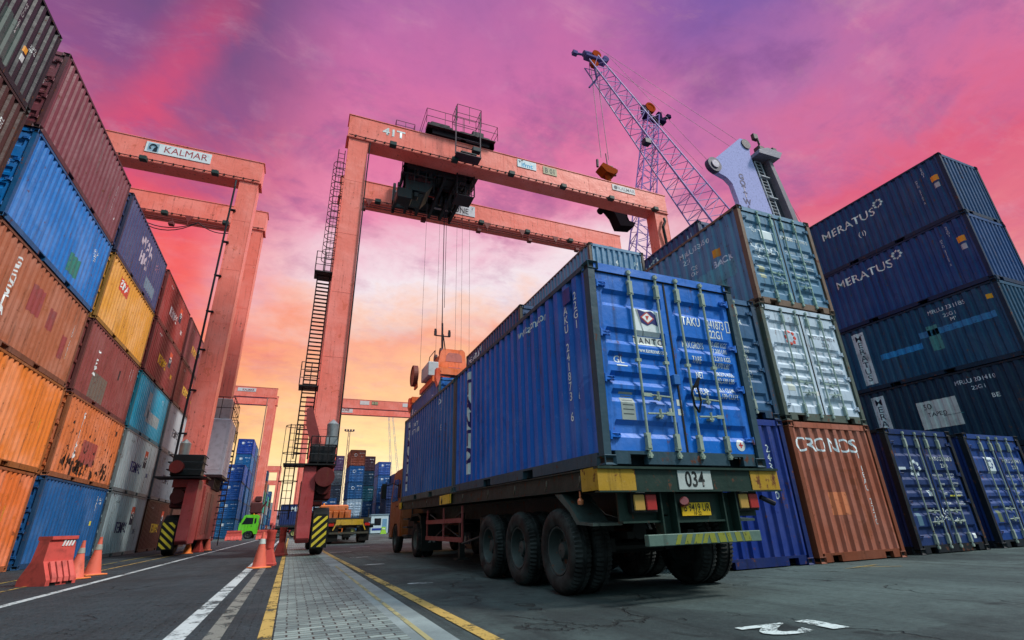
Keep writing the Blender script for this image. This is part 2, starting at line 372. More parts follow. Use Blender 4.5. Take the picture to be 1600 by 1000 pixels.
# ------------------------------------------------------------------ shipping container
def mesh_of(mb,name,mats,smooth=False):
    if not isinstance(mats,(list,tuple)): mats=[mats]
    bmesh.ops.recalc_face_normals(mb.b,faces=mb.b.faces)
    me=bpy.data.meshes.new(name); mb.b.to_mesh(me); mb.b.free()
    for q in mats: me.materials.append(M[q])
    if smooth:
        for p in me.polygons: p.use_smooth=True
        try: me.set_sharp_from_angle(angle=rad(35))
        except Exception: pass
    return me
def m_frame():
    b=MB()
    for x0,x1 in ((0,.1),(W_-.1,W_)):
        for y0,y1 in ((0.01,.13),(L_-.13,L_-.01)): b.box(x0+.004 if x0==0 else x0,x1 if x0==0 else x1-.004,y0,y1,.118,2.473)
    for x0,x1 in ((.008,.07),(W_-.07,W_-.008)):
        b.box(x0,x1,.16,1.95,.012,.155).box(x0,x1,2.31,3.75,.012,.155).box(x0,x1,4.11,L_-.16,.012,.155).box(x0,x1,1.95,2.31,.125,.155).box(x0,x1,3.75,4.11,.125,.155)
        b.box(x0-.004 if x0<1 else x0,x1 if x0<1 else x1+.004,.16,L_-.16,2.515,2.58)
    for y0,y1 in ((.02,.1),(L_-.1,L_-.02)):
        b.box(.16,.36,y0,y1,.02,.168).box(.6,W_-.6,y0,y1,.02,.168).box(W_-.36,W_-.16,y0,y1,.02,.168).box(.36,.6,y0,y1,.13,.168).box(W_-.6,W_-.36,y0,y1,.13,.168)
        if y0>1: b.box(.16,W_-.16,y0,y1,2.462,2.575)
    b.box(.07,W_-.07,.1,L_-.1,.135,.15)
    for k in range(20): b.box(.07,W_-.07,.25+k*.29,.29+k*.29,.03,.134)
    return mesh_of(b,'frame','frame')
def m_casting():
    b=MB(); b.box(0,.162,0,.178,0,.118,bev=.008); bm=b.b
    big=[f for f in bm.faces if f.calc_area()>.008]
    for f in big:
        r=bmesh.ops.inset_individual(bm,faces=[f],thickness=.036); n=f.normal.copy()
        bmesh.ops.translate(bm,vec=-n*.03,verts=f.verts[:]); f.material_index=1  # hole floor coloured dark, shade of the recess put into the material
    return mesh_of(b,'corner_casting',['frame','dark'])
def m_side(s):
    b=MB().b; rows=[]
    for t_,d_ in SIDE:
        x=W_-.012-d_ if s>0 else .012+d_
        rows.append((b.verts.new((x,t_,.15)),b.verts.new((x,t_,2.52))))
    for a,c in zip(rows,rows[1:]): b.faces.new((a[0],c[0],c[1],a[1]) if s>0 else (a[0],a[1],c[1],c[0]))
    me=bpy.data.meshes.new('side_panel'); b.to_mesh(me); b.free(); me.materials.append(M['paint']); return me
def m_endwall(back=False):
    b=MB().b; rows=[]
    for t_,d_ in ENDW:
        y=.03+d_ if not back else L_-.03-d_
        rows.append((b.verts.new((t_,y,.165)),b.verts.new((t_,y,2.465))))
    for a,c in zip(rows,rows[1:]): b.faces.new((a[0],c[0],c[1],a[1]) if not back else (a[0],a[1],c[1],c[0]))
    me=bpy.data.meshes.new('end_wall'); b.to_mesh(me); b.free(); me.materials.append(M['paint']); return me
def m_roof():
    b=MB().b; n=22; rows=[]
    for t_,d_ in corr(.13,L_-.13,n,.02): rows.append((b.verts.new((.05,t_,2.578-d_)),b.verts.new((W_-.05,t_,2.578-d_))))
    for a,c in zip(rows,rows[1:]): b.faces.new((a[0],a[1],c[1],c[0]))
    me=bpy.data.meshes.new('roof'); b.to_mesh(me); b.free(); me.materials.append(M['paint']); return me
def m_door(x0,x1,rods=False):
    mb=MB(); b=mb.b; g0,g1=(x0+.07,x1-.075) if x0<1 else (x0+.075,x1-.07)
    xs=[(x0,0),(g0,0),(g0+.035,1),(g1-.035,1),(g1,0),(x1,0)]; zs=[(Z0,0)]+DOOR+[(2.462,0)]
    V=[[b.verts.new((x,.045+d_*mx,z)) for x,mx in xs] for z,d_ in zs]
    for i in range(len(zs)-1):
        for j in range(len(xs)-1): b.faces.new((V[i][j],V[i][j+1],V[i+1][j+1],V[i+1][j]))
    mb.box(x0,x1,.082,.1,Z0,2.462)
    for q in (x0,x1-.006): mb.box(q,q+.006,.0455,.082,Z0,2.462)
    if rods:
        for x in (x0+.37,x1-.2) if x0<1 else (x0+.2,x1-.37): mb.tube((x,.015,.1),(x,.015,2.5),.018,n=5)
    return mesh_of(mb,'door','paint')
def m_rod():
    b=MB(); b.tube((0,.012,.1),(0,.012,2.52),.0165,n=10)
    for z in (.12,2.5): b.tube((0,.012,z-.03),(0,.012,z+.03),.03,n=8).box(-.03,.03,-.012,.03,z-.012,z+.012)
    for z in (.2,.36,1.28,2.2,2.36): b.box(-.035,.035,-.004,.044,z-.02,z+.02)
    for z in (.28,2.28): b.box(-.026,.026,-.012,.044,z-.08,z+.08)
    return mesh_of(b,'lock_rod','metal',True)
def m_handle(sg):
    b=MB(); b.box(*sorted((0,sg*.12)),-.012,.008,-.022,.022).tube((sg*.1,-.004,0),(sg*.4,-.008,-.012),.012,n=6)
    b.box(*sorted((sg*.18,sg*.25)),-.02,.045,-.05,-.02).tube((sg*.215,-.01,-.07),(sg*.215,-.01,.05),.016,n=6)
    return mesh_of(b,'handle','metal')
def m_hinge(sg):
    b=MB(); b.box(*sorted((0,sg*.13)),.018,.044,-.028,.028).tube((0,.028,-.05),(0,.028,.05),.018,n=8)
    b.path([(sg*.02,.02,.02),(sg*.1,.004,.02),(sg*.14,.03,0),(sg*.1,.004,-.02),(sg*.02,.02,-.02)],.006,5)
    return mesh_of(b,'hinge','metal')
def m_gasket():
    b=MB(); b.box(1.207,1.232,.036,.048,Z0,2.46); b.box(.12,W_-.12,.03,.05,2.452,2.466)
    return mesh_of(b,'gasket','dark')
m,t=mat('rubber_and_hole_shade'); finish(t,lin((22,24,24)),.7); M['dark']=m  # gasket rubber; also the painted shade inside holes and slots
def m_header():
    return mesh_of(MB().box(.1,W_-.1,.022,.1,2.466,2.578),'header','paint')
CM=dict(hd=m_header(),frame=m_frame(),cast=m_casting(),R=m_side(1),L=m_side(-1),E=m_endwall(),back=m_endwall(True),roof=m_roof(),
 dl=m_door(.125,1.208),dr=m_door(1.232,2.313),dlr=m_door(.125,1.208,True),drr=m_door(1.232,2.313,True),rod=m_rod(),hr=m_handle(1),hl=m_handle(-1),ir=m_hinge(1),il=m_hinge(-1),gas=m_gasket())
def part(me,name,parent,color,loc=None,mt=None):
    o=bpy.data.objects.new(name,me); COL.objects.link(o); o.parent=parent; o.color=lin(color)
    if loc: o.location=loc
    if mt:
        o.material_slots[0].link='OBJECT'; o.material_slots[0].material=M[mt]
    return o
CASTS=[(x,y,z) for x in (0,W_-.162) for y in (0,L_-.178) for z in (0,H_-.118)]
def container(kind,detail,x,y,z,color,label,group=None,fcol=None,mt='paint',rodc=(150,160,150),hs=1,rot=None,doorc=None):
    """kind F: doors towards camera; E: corrugated end towards camera. (x,y,z)= left/near/bottom corner"""
    r=thing('shipping_container',label,'container',(x,y,z),0,group)
    if rot: r.rotation_euler=rot
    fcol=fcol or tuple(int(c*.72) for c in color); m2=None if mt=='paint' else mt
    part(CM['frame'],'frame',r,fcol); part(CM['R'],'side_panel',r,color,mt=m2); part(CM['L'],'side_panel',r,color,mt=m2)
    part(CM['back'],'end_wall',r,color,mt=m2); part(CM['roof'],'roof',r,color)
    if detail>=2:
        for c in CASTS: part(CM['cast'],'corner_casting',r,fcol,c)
    part(CM['hd'],'header',r,doorc or color)
    if kind=='E': part(CM['E'],'end_wall',r,color,mt=m2)
    else:
        dc=doorc or color
        a=part(CM['dl' if detail>1 else 'dlr'],'door',r,dc,mt=m2); b=part(CM['dr' if detail>1 else 'drr'],'door',r,dc,mt=m2)
        if detail>=2:
            part(CM['gas'],'gasket',r,(30,30,30))
            for dd,xs in ((a,(.63,1.06)),(b,(1.41,1.85))):
                for i,xx in enumerate(xs):
                    part(CM['rod'],'lock_rod',dd,rodc,(xx,0,0))
                    if i==0: part(CM['hr'],'handle',dd,rodc,(xx,0,.84))
                    else: part(CM['hl'],'handle',dd,rodc,(xx,0,.62))
            for zz in (.34,1.02,1.6,2.28):
                part(CM['ir'],'hinge',a,dc,(.125,0,zz)); part(CM['il'],'hinge',b,dc,(2.313,0,zz))
    return r
def cog(parent,face,cu,cv,r,color=(235,238,238),m='decal',flat_=False,n=8): return place_decal(gear_bm(r,n),face,cu,cv,parent,'logo',color,m,flat_=flat_)
def patch(parent,face,cu,cv,w,h,color,name='placard',m='decal_clean',flat_=False,off=.0025): return place_decal(rect_bm(-w/2,w/2,-h/2,h/2),face,cu,cv,parent,name,color,m,off,flat_)
def codes(r,face,color=(225,225,225),a='MRLU 231450 3',b='22G1',u=None,z=2.3,size=.13):
    T(r,face,u,z,a,size,color); T(r,face,u,z-.19,b,size,color)
def door_codes(r,code='MRTU 237198 5',kind='22G1',color=(215,220,220),w=1.0):
    T(r,'F',1.80,1.94,code,.125*w,color,.006); T(r,'F',1.86,1.79,kind,.125*w,color,.006)
    for k,(a,b) in enumerate((('MAX.GROSS','30,480 KGS\n67,200 LBS'),('TARE','2,210 KGS\n4,870 LBS'),('NET','28,270 KGS\n62,330 LBS'),('CU.CAP.','33.1 CU.M.\n1,170 CU.FT.'))):
        T(r,'F',1.56,1.58-k*.2,a,.07,color); T(r,'F',2.04,1.58-k*.2,b,.058,color,line=1)
# ================================================================== SETTING
def sheet(name,x0,x1,y0,y1,z,m,kind='structure',n=1,color=None):
    b=MB(); b.quad((x0,y0,z),(x1,y0,z),(x1,y1,z),(x0,y1,z)); o=b.build(name,m,color=color)
    if kind: o['kind']=kind
    return o
sheet('ground',-900,900,-300,2200,0,'asphalt')
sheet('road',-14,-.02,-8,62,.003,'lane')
sheet('paved_path',-.02,1.0,-6,60,.004,'pavers')
sheet('kerb_strip',1.0,1.33,-6,60,.004,'concrete')
def line(name,pts,w,color,label,z=.008):
    b=MB()
    for (ax,ay),(bx,by) in zip(pts,pts[1:]): b.quad((ax-w/2,ay,z),(ax+w/2,ay,z),(bx+w/2,by,z),(bx-w/2,by,z))
    o=b.build(name,'road',color=color); o['kind']='structure'; o['label']=label; return o
YEL=(196,160,80); WHI=(198,206,208)
line('road_marking',[(-3.42,-5),(-3.42,10),(-3.12,52),(-3.0,120)],.13,WHI,'white line along the left container stack')
line('road_marking',[(-.8,-5),(-.8,55)],.17,WHI,'white lane line left of the paved path')
line('road_marking',[(-.5,-5),(-.5,30)],.14,(120,124,118),'faded grey line beside the white lane line')
line('road_marking',[(-.09,-5),(-.09,70)],.11,YEL,'yellow line along the left edge of the paved path')
line('road_marking',[(1.6,-5),(1.56,4.2),(1.39,18.8),(1.2,60)],.13,YEL,'yellow line right of the paved path')
line('road_marking',[(1.12,-5),(1.12,14)],.05,(170,160,110),'thin faded yellow line on the kerb strip')
line('road_marking',[(-4.42,-5),(-4.42,34)],.07,YEL,'yellow line beside the red barrier')
line('road_marking',[(-5.3,-5),(-5.3,40)],.07,(170,150,60),'dim yellow line under the left container stack')
def gdecal(bm,x,y,rz,color,label,sx=1,sy=1,z=.009):
    bm.transform(Matrix.Translation((x,y,z))@Matrix.Rotation(rad(rz),4,'Z')@Matrix.Diagonal((sx,sy,1,1)))
    me=bpy.data.meshes.new('road_marking'); bm.to_mesh(me); bm.free(); me.materials.append(M['road'])
    o=bpy.data.objects.new('road_marking',me); COL.objects.link(o); o.color=lin(color); o['kind']='structure'; return o
gdecal(text_bm('12',.62,.04),3.85,3.40,176,(215,226,226),'white painted numerals on the asphalt in the right foreground',1.5,.8)
gdecal(text_bm('8',.9,.03),2.02,8.7,80,(190,196,200),'white painted loop on the asphalt beside the trailer',.4,.6)
for x,y,w,h in ((2.0,13.8,.5,.25),(2.1,17.5,.6,.2),(1.9,22,.8,.25),(3.2,27,.9,.3)): gdecal(rect_bm(-w/2,w/2,-h/2,h/2),x,y,4,(180,188,190),None)
gdecal(rect_bm(-.5,.5,-.025,.025),8.9,6.3,8,(170,140,60),None)
gdecal(rect_bm(-.3,.3,-.02,.02),9.1,6.1,-30,(170,140,60),None)
# ================================================================== LEFT CONTAINER STACKS
XL=-7.08-W_
LC=[(6.9,[((70,78,70),'E'),((96,84,60),'E'),((112,72,60),'E'),((66,42,38),'E'),((28,31,38),'E')]),
 (13.42,[((222,112,52),'F'),((226,124,48),'F'),((170,98,68),'F'),((10,112,190),'F'),((120,62,72),'F')]),
 (19.95,[((28,88,146),'F'),((206,112,62),'F'),((136,66,64),'F'),((218,152,58),'F'),((62,68,112),'F')]),
 (26.5,[((176,196,202),'F'),((180,196,200),'F'),((20,160,196),'F'),((132,46,50),'F'),((150,48,46),'F')]),
 (33.0,[((84,42,32),'F'),((120,132,142),'F'),((168,178,186),'F'),((130,48,52),'F'),((140,66,74),'F')]),
 (39.5,[((84,52,46),'F'),((70,84,110),'F'),((120,70,60),'F'),((112,120,126),'F'),((110,56,60),'F')])]
COLN={(206,112,62):'orange',(208,120,58):'orange',(164,100,72):'tan brown',(22,104,186):'bright blue',(120,62,72):'dusky maroon'}
LAB={(0,0):'olive grey container at the foot of the nearest left stack',(0,1):'olive brown container second from the ground in the nearest left stack',
(0,2):'brown container in the middle of the nearest left stack, cut by the photo edge',(0,3):'brown container with white lettering just under the dark top-left one',(0,4):'dark charcoal container topmost at the upper left corner of the photo',
(1,0):'smooth orange container on the ground at the left edge, beside the red barrier',(1,1):'plain orange container lying between a second orange one below and a tan one above',
(1,2):'tan brown container with big white vertical lettering and maroon patches',(1,3):'bright blue container high in the left stack under a maroon one',(1,4):'long dusky maroon container topmost beside the bright blue one',
(2,0):'dark blue container on the ground behind the red plastic barrier',(2,1):'rust-pitted orange container above the dark blue one',(2,2):'maroon container with a grey scuff above the rust-pitted orange one',
(2,3):'yellow container with small red and white lettering',(2,4):'navy container with faded pale lettering, above the yellow one',
(3,0):'pale grey container on the ground left of the striped crane wheel guard',(3,1):'pale grey container with blue lettering, directly above another pale grey one',(3,2):'cyan container with a pale patch in the left stack',
(3,3):'maroon container with yellow lettering above the cyan one',(3,4):'brick red container with white lettering topmost in its stack',
(4,0):'dark brown container with yellow lettering on the ground behind the striped crane wheel',(4,1):'slate grey container with dark lettering, above the dark brown one',(4,2):'light grey container with dark lettering under a maroon one, behind the left crane leg',
(4,3):'maroon container with yellow lettering directly above the light grey one behind the crane leg',(4,4):'pinkish maroon container topmost beside the left crane leg',
(5,0):'brown container on the ground at the far end of the left row',(5,1):'slate blue container second from the ground at the far end of the left row',(5,2):'red brown container in the middle of the far end of the left row',
(5,3):'grey container second from the top at the far end of the left row',(5,4):'dull maroon container topmost at the far end of the left row'}
LR={}
for i,(y,st) in enumerate(LC):
    for j,(c,k) in enumerate(st):
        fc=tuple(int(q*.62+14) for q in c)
        jx=R.uniform(-.03,.03)
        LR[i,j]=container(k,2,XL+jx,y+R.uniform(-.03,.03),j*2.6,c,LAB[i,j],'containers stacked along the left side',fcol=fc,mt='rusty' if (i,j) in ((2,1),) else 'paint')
WH=(225,232,232)
r=LR[0,4]; T(r,'R',5.35,1.3,'22G1\n45 G1',.11,WH); T(r,'R',4.55,1.45,vert('MRLU 2314'),.13,(190,190,190),line=.8); patch(r,'R',5.1,1.05,.16,.16,(220,150,40),'sticker'); patch(r,'R',5.1,.8,.14,.18,(190,195,195),'sticker'); patch(r,'R',4.4,.75,.8,1.1,(52,74,70),'touch_up_patch','decal')
r=LR[0,3]; T(r,'R',4.9,1.7,'GATEWAY LINE',.16,WH,.01,rot=-90); T(r,'R',5.35,1.65,'22G1',.16,WH,rot=-90); patch(r,'R',5.3,.75,.16,.2,(200,205,200),'sticker')
r=LR[1,2]; T(r,'R',1.4,1.3,vert('GENSTAR'),.36,WH,.022,line=.72,ls=1,rot=0); patch(r,'R',2.75,1.6,.75,.75,(150,66,66),'touch_up_patch','decal'); patch(r,'R',3.9,1.45,.5,.6,(150,66,66),'touch_up_patch','decal'); patch(r,'R',5.0,1.0,.4,.7,(150,66,66),'touch_up_patch','decal')
T(r,'R',5.35,1.3,vert('IEAU 246731'),.13,WH,line=.8); patch(r,'R',5.5,.9,.1,.2,(220,180,40),'sticker')
r=LR[1,1]; T(r,'R',5.1,1.25,vert('221'),.15,(230,190,50),.01,line=.8)
r=LR[1,0]; T(r,'R',4.6,1.35,vert('IEAU 24673'),.1,(230,190,160),line=.8); T(r,'R',4.9,1.3,vert('GESU 37'),.13,(230,190,60),line=.8); T(r,'R',4.7,.6,'22\n1',.1,WH)
r=LR[1,3]; T(r,'R',5.1,1.65,'251 05\n722 6\n22',.15,WH,.008); patch(r,'R',3.9,.7,.8,.6,(40,120,110),'touch_up_patch','decal')
r=LR[1,4]; T(r,'R',5.2,1.3,vert('ACXU 219843'),.13,(200,190,195),line=.8); T(r,'R',5.55,.8,'31',.12,WH)
r=LR[2,0]; T(r,'R',5.2,2.0,vert('22G1'),.19,WH,.01,line=.7); T(r,'R',5.5,2.1,'DVRU\n1508',.14,WH); patch(r,'R',5.05,1.3,.08,.16,(200,190,70),'sticker')
r=LR[2,1]; T(r,'R',1.6,1.45,vert('GESEACO'),.33,WH,.02,line=.68); patch(r,'R',2.9,1.0,1.5,.8,(160,74,66),'touch_up_patch','decal'); T(r,'R',1.2,.45,'1',.25,WH,.02)
b=bmesh.new(); rr=random.Random(4)
for k in range(150):
    x=rr.uniform(-2.4,2.3); y=rr.gauss(-.35,.45) if rr.random()<.5 else rr.gauss(-.85,.14); s_=rr.uniform(.012,.05)*(1.7 if y<-.6 else 1); h_=s_*rr.uniform(1,3)
    b.faces.new([b.verts.new((x+s_*dx_,max(-1.05,min(1.05,y))+h_*dy_,0)) for dx_,dy_ in ((-1,-.4),(0,-1),(1,-.3),(.7,.6),(0,1),(-.8,.5))])
place_decal(b,'R',3.1,1.35,r,'rust_stain',(58,38,30),'flat')
r=LR[2,2]; T(r,'R',1.35,1.35,vert('TEX'),.42,WH,.022,line=.7); T(r,'R',5.0,1.9,vert('2271'),.2,(200,190,190),line=.7); T(r,'R',5.4,2.0,vert('CLHU'),.17,(200,190,190),line=.7); patch(r,'R',2.1,.62,1.5,.9,(112,96,86),'scuff','decal'); patch(r,'R',3.9,1.6,.12,.4,(60,36,40),'scuff')
r=LR[2,3]; patch(r,'R',1.75,1.95,1.1,.5,(206,70,50),'logo_panel','decal'); T(r,'R',1.75,1.97,'ZIMA',.42,WH,.02,sx=.9); T(r,'R',5.1,1.2,vert('2210'),.08,(170,110,40))
r=LR[2,4]; T(r,'R',3.0,1.5,'WAN\nHAI',.72,(190,176,190),.02,line=.9); T(r,'R',4.9,1.75,'WHLU\n22G1',.2,(170,120,140)); patch(r,'R',4.5,.6,1.6,.5,(110,130,150),'touch_up_patch','decal')
def temas(r,c1,small=(60,60,60),k=0):
    T(r,'R',2.7,1.15,'TEMAS',.64,c1,.01,sx=.95); T(r,'R',4.9,1.0,'LINE',.3,c1,.01)
    patch(r,'R',4.1,1.95,.5,.3,(206,80,50),'logo','decal_clean'); patch(r,'R',4.1,1.55,.5,.5,(30,36,60),'logo','decal_clean'); cog(r,'R',4.1,1.72,.2,(230,230,230),'decal_clean',n=5)
    T(r,'R',1.3,2.2,'TEGU 2207',.12,small)
temas(LR[3,0],(24,34,84)); temas(LR[3,1],(24,34,110)); temas(LR[4,1],(34,40,66)); temas(LR[4,2],(50,54,66)); temas(LR[3,3],(226,184,30),(220,220,220)); temas(LR[3,4],(232,232,232),(220,200,200)); temas(LR[4,0],(210,180,40),(150,150,150)); temas(LR[4,3],(220,180,60),(200,200,200)); temas(LR[4,4],(214,160,60),(200,200,200))
r=LR[3,2]; patch(r,'R',2.4,1.5,.7,1.2,(150,176,184),'touch_up_patch','decal'); patch(r,'R',3.7,1.0,2.4,.55,(160,176,180),'touch_up_patch','decal'); T(r,'R',4.9,2.1,'TEGU\n22',.14,WH)
for i in (1,2,3,4):
    for j in range(5):
        r=LR[i,j]
        if i==2 and j==1: T(r,'F',1.8,2.1,'243 1',.16,WH)
        elif j!=0 or i in (1,2): T(r,'F',1.75,2.1,'%d %d'%(R.randint(200,999),R.randint(1,9)),.16,(190,195,195))
        T(r,'F',2.0,1.55,'30 480\n2 210\n28 270',.1,(200,200,200))
# ================================================================== RIGHT CONTAINER STACKS
G='containers stacked along the right side'
X0,X1,X2,X3,XM=6.33,8.9,11.98,14.98,20.25
YF=7.06
def code_side(r,u=5.2,color=(215,215,220)): T(r,'L',u,1.4,vert('MRLU 231105'),.13,color,.004,line=.8); T(r,'L',u-.35,1.75,vert('2210'),.13,color,line=.8); patch(r,'L',u-.55,1.55,.2,.2,(226,140,40),'sticker'); patch(r,'L',u-.55,1.2,.16,.2,(180,185,190),'sticker')
r=container('E',2,X0,YF,0,(10,44,124),'deep blue container on the ground between the trailer bumper and the orange brown one',G); T(r,'E',1.95,1.6,vert('243780'),.2,WH,.008,line=.85)
b01=container('F',2,X0,YF+.02,2.6,(44,84,120),'slate blue container with closed doors squeezed between the truck load and the white-grey doors',G,doorc=(52,92,130)); T(b01,'F',1.8,1.98,'0559 4\n21',.17,WH,.008); T(b01,'F',1.9,1.35,'30,480\n67,200\n2,220\n4,890',.1,(190,200,205)); T(b01,'F',1.9,.9,'32.9\nCU.M.',.1,(190,200,205))
r=container('E',2,X1,YF-.02,0,(160,88,66),'orange brown container with white CRONOS lettering on its corrugated end',G,fcol=(120,62,40)); CR=r
T(r,'E',1.0,2.12,'CRONOS',.40,(232,240,245),.004,sx=1.08); T(r,'E',1.86,1.3,vert('1 IEAU 2220'),.15,(220,225,230),.004,line=.85); patch(r,'E',.98,1.02,.55,.42,(206,122,84),'touch_up_patch','decal')
r=container('F',2,X1+.02,YF,2.6,(156,172,184),'white-grey container with closed doors and a red cog emblem, above the orange brown one',G,fcol=(84,92,84),rodc=(150,168,160),doorc=(186,200,216),mt='clean'); cog(r,'F',.76,1.86,.19,(214,80,66),'decal_clean'); door_codes(r,'MRTU 220402 4','2203',(120,120,130)); patch(r,'F',.42,.8,.2,.32,(188,194,186),'data_plate'); patch(r,'F',1.18,.62,.1,.1,(235,235,235),'sticker',flat_=True)
r=container('F',2,X1+.05,YF,5.2,(84,128,160),'weathered blue-grey container topmost above the white-grey doors, rusty corner post',G,fcol=(112,88,72),rodc=(140,170,160),doorc=(86,126,156)); A3=r
door_codes(r,'MRTU 237198 5','1'); T(r,'F',1.5,1.95,'BACK',.17,WH,.02); patch(r,'F',.8,1.95,.4,.34,(214,226,232),'placard'); cog(r,'F',.42,2.0,.1,(190,205,215)); patch(r,'F',.38,.85,.18,.34,(176,180,150),'data_plate')
b=bmesh.new()
def scrib(b,pts,w=.02):
    for (ax,ay),(bx,by) in zip(pts,pts[1:]):
        dx_,dy_=bx-ax,by-ay; l=math.hypot(dx_,dy_) or 1; nx,ny=-dy_/l*w,dx_/l*w
        b.faces.new([b.verts.new(p) for p in ((ax-nx,ay-ny,0),(bx-nx,by-ny,0),(bx+nx,by+ny,0),(ax+nx,ay+ny,0))])
scrib(b,[(-.4,.15),(-.3,-.1),(-.2,.12),(-.05,.14),(-.02,-.05),(-.18,-.02),(-.25,-.3)]); scrib(b,[(.1,.1),(.12,-.15),(.25,.05),(.38,.12),(.42,-.12),(.3,-.3),(.45,-.42)]); scrib(b,[(-.35,-.15),(-.1,-.22),(.05,-.12),(.3,-.1)])
place_decal(b,'F',.65,1.5,r,'graffiti',(200,214,224),'decal')
T(r,'L',1.6,2.2,'MRLU 23450',.2,(220,230,235),.008); T(r,'L',1.9,1.98,'221',.2,(220,230,235)); patch(r,'L',.9,1.72,.22,.22,(226,150,40),'sticker'); T(r,'L',1.7,1.62,'CE\nOM',.16,WH); T(r,'L',.75,1.42,'BACK',.24,(210,225,235),.02); patch(r,'L',2.2,1.15,3.6,.45,(96,152,172),'touch_up_patch','decal'); patch(r,'L',1.2,.6,.9,.7,(90,150,160),'touch_up_patch','decal')
r=container('F',2,X2,YF+.08,0,(16,36,84),'dark blue container next to the orange brown one, white cog and scribbles on its doors',G,doorc=(16,44,96),fcol=(18,22,30)); cog(r,'F',.76,1.72,.2,(214,226,234)); door_codes(r,'MRTU 231160 0','22G1'); patch(r,'F',.3,1.72,.24,.06,(190,200,210),'smear','decal'); patch(r,'F',1.0,1.22,.12,.16,(215,220,225),'sticker'); patch(r,'F',1.9,1.14,.4,.03,(200,190,60),'smear')
b=bmesh.new(); rr=random.Random(9)
for k in range(14):
    x=rr.uniform(-.5,.5); y=rr.uniform(-.12,.12); scrib(b,[(x,y),(x+rr.uniform(-.12,.12),y+rr.uniform(-.1,.1)),(x+rr.uniform(-.16,.16),y+rr.uniform(-.08,.08))],.012)
place_decal(b,'F',1.25,.72,r,'chalk_marks',(214,222,226),'decal',flat_=True); patch(r,'F',.36,.72,.16,.34,(80,110,130),'data_plate'); patch(r,'F',2.1,.3,.1,.1,(225,230,230),'sticker')
r=container('F',2,X3,YF+.1,0,(18,46,104),'mid blue container on the ground at the right edge, square white emblem on its door',G,doorc=(20,58,124),fcol=(18,24,34)); patch(r,'F',.8,1.8,.34,.46,(206,216,222),'placard'); cog(r,'F',.8,1.86,.12,(40,60,130),'decal_clean',n=6); door_codes(r,'MRTU 232198 1','22G1'); patch(r,'F',.4,.72,.16,.34,(100,110,80),'data_plate')
# stack behind: column two, set back
GB='containers behind the right front row'
YB=10.9
container('E',2,11.72,YB+2.4,0,(40,70,110),'blue container on the ground hidden behind the right front row',GB)
container('E',2,11.72,YB,2.6,(36,60,100),'blue container hidden behind the white-grey doors',GB); container('E',2,11.72,YB,5.2,(36,56,96),'blue container hidden behind the weathered blue-grey one',GB)
r=container('E',2,11.72,YB,7.8,(50,72,112),'navy container poking above the weathered one, its lettering ending in TUS and a cog',GB); T(r,'L',3.55,2.05,'MERATUS',.48,WH,.01); cog(r,'L',2.42,2.2,.18,WH); T(r,'L',.5,2.2,'1 1',.25,(180,190,200))
# bay two of column one (four high) and bay three of column nought
for j,(c,l) in enumerate([((60,80,96),'grey blue container at the foot of the second bay behind the truck load'),((40,70,110),'blue container second from the ground behind the truck load'),((60,100,130),'blue container third from the ground behind the truck load'),((92,134,166),'pale blue container with corrugated end, topmost just above the truck load')]):
    r=container('E',2,X1,13.45,j*2.6,c,l,GB,fcol=(96,84,76) if j==3 else None)
    if j==3: T(r,'E',1.2,1.95,'4',.3,WH,.02); T(r,'E',2.05,1.9,'H\nI',.25,WH,.01)
    r=container('E',1,X1,19.75,j*2.6,tuple(int(q*.9) for q in c),l.replace('container','container farther along'),GB)
for j,(c,l) in enumerate([((50,64,90),'dark blue container at the foot of the stack beside the truck tractor'),((56,76,100),'slate container second from the ground beside the truck tractor'),((54,76,112),'dark slate container with slanted white MERATUS lettering showing above the truck load')]):
    r=container('F',2,X0,14.15,j*2.6,c,l,GB,fcol=(70,62,54))
    if j==2: T(r,'L',5.0,2.22,'MERATUS',.36,WH,.01,sx=.95); cog(r,'L',4.1,2.36,.13,WH)
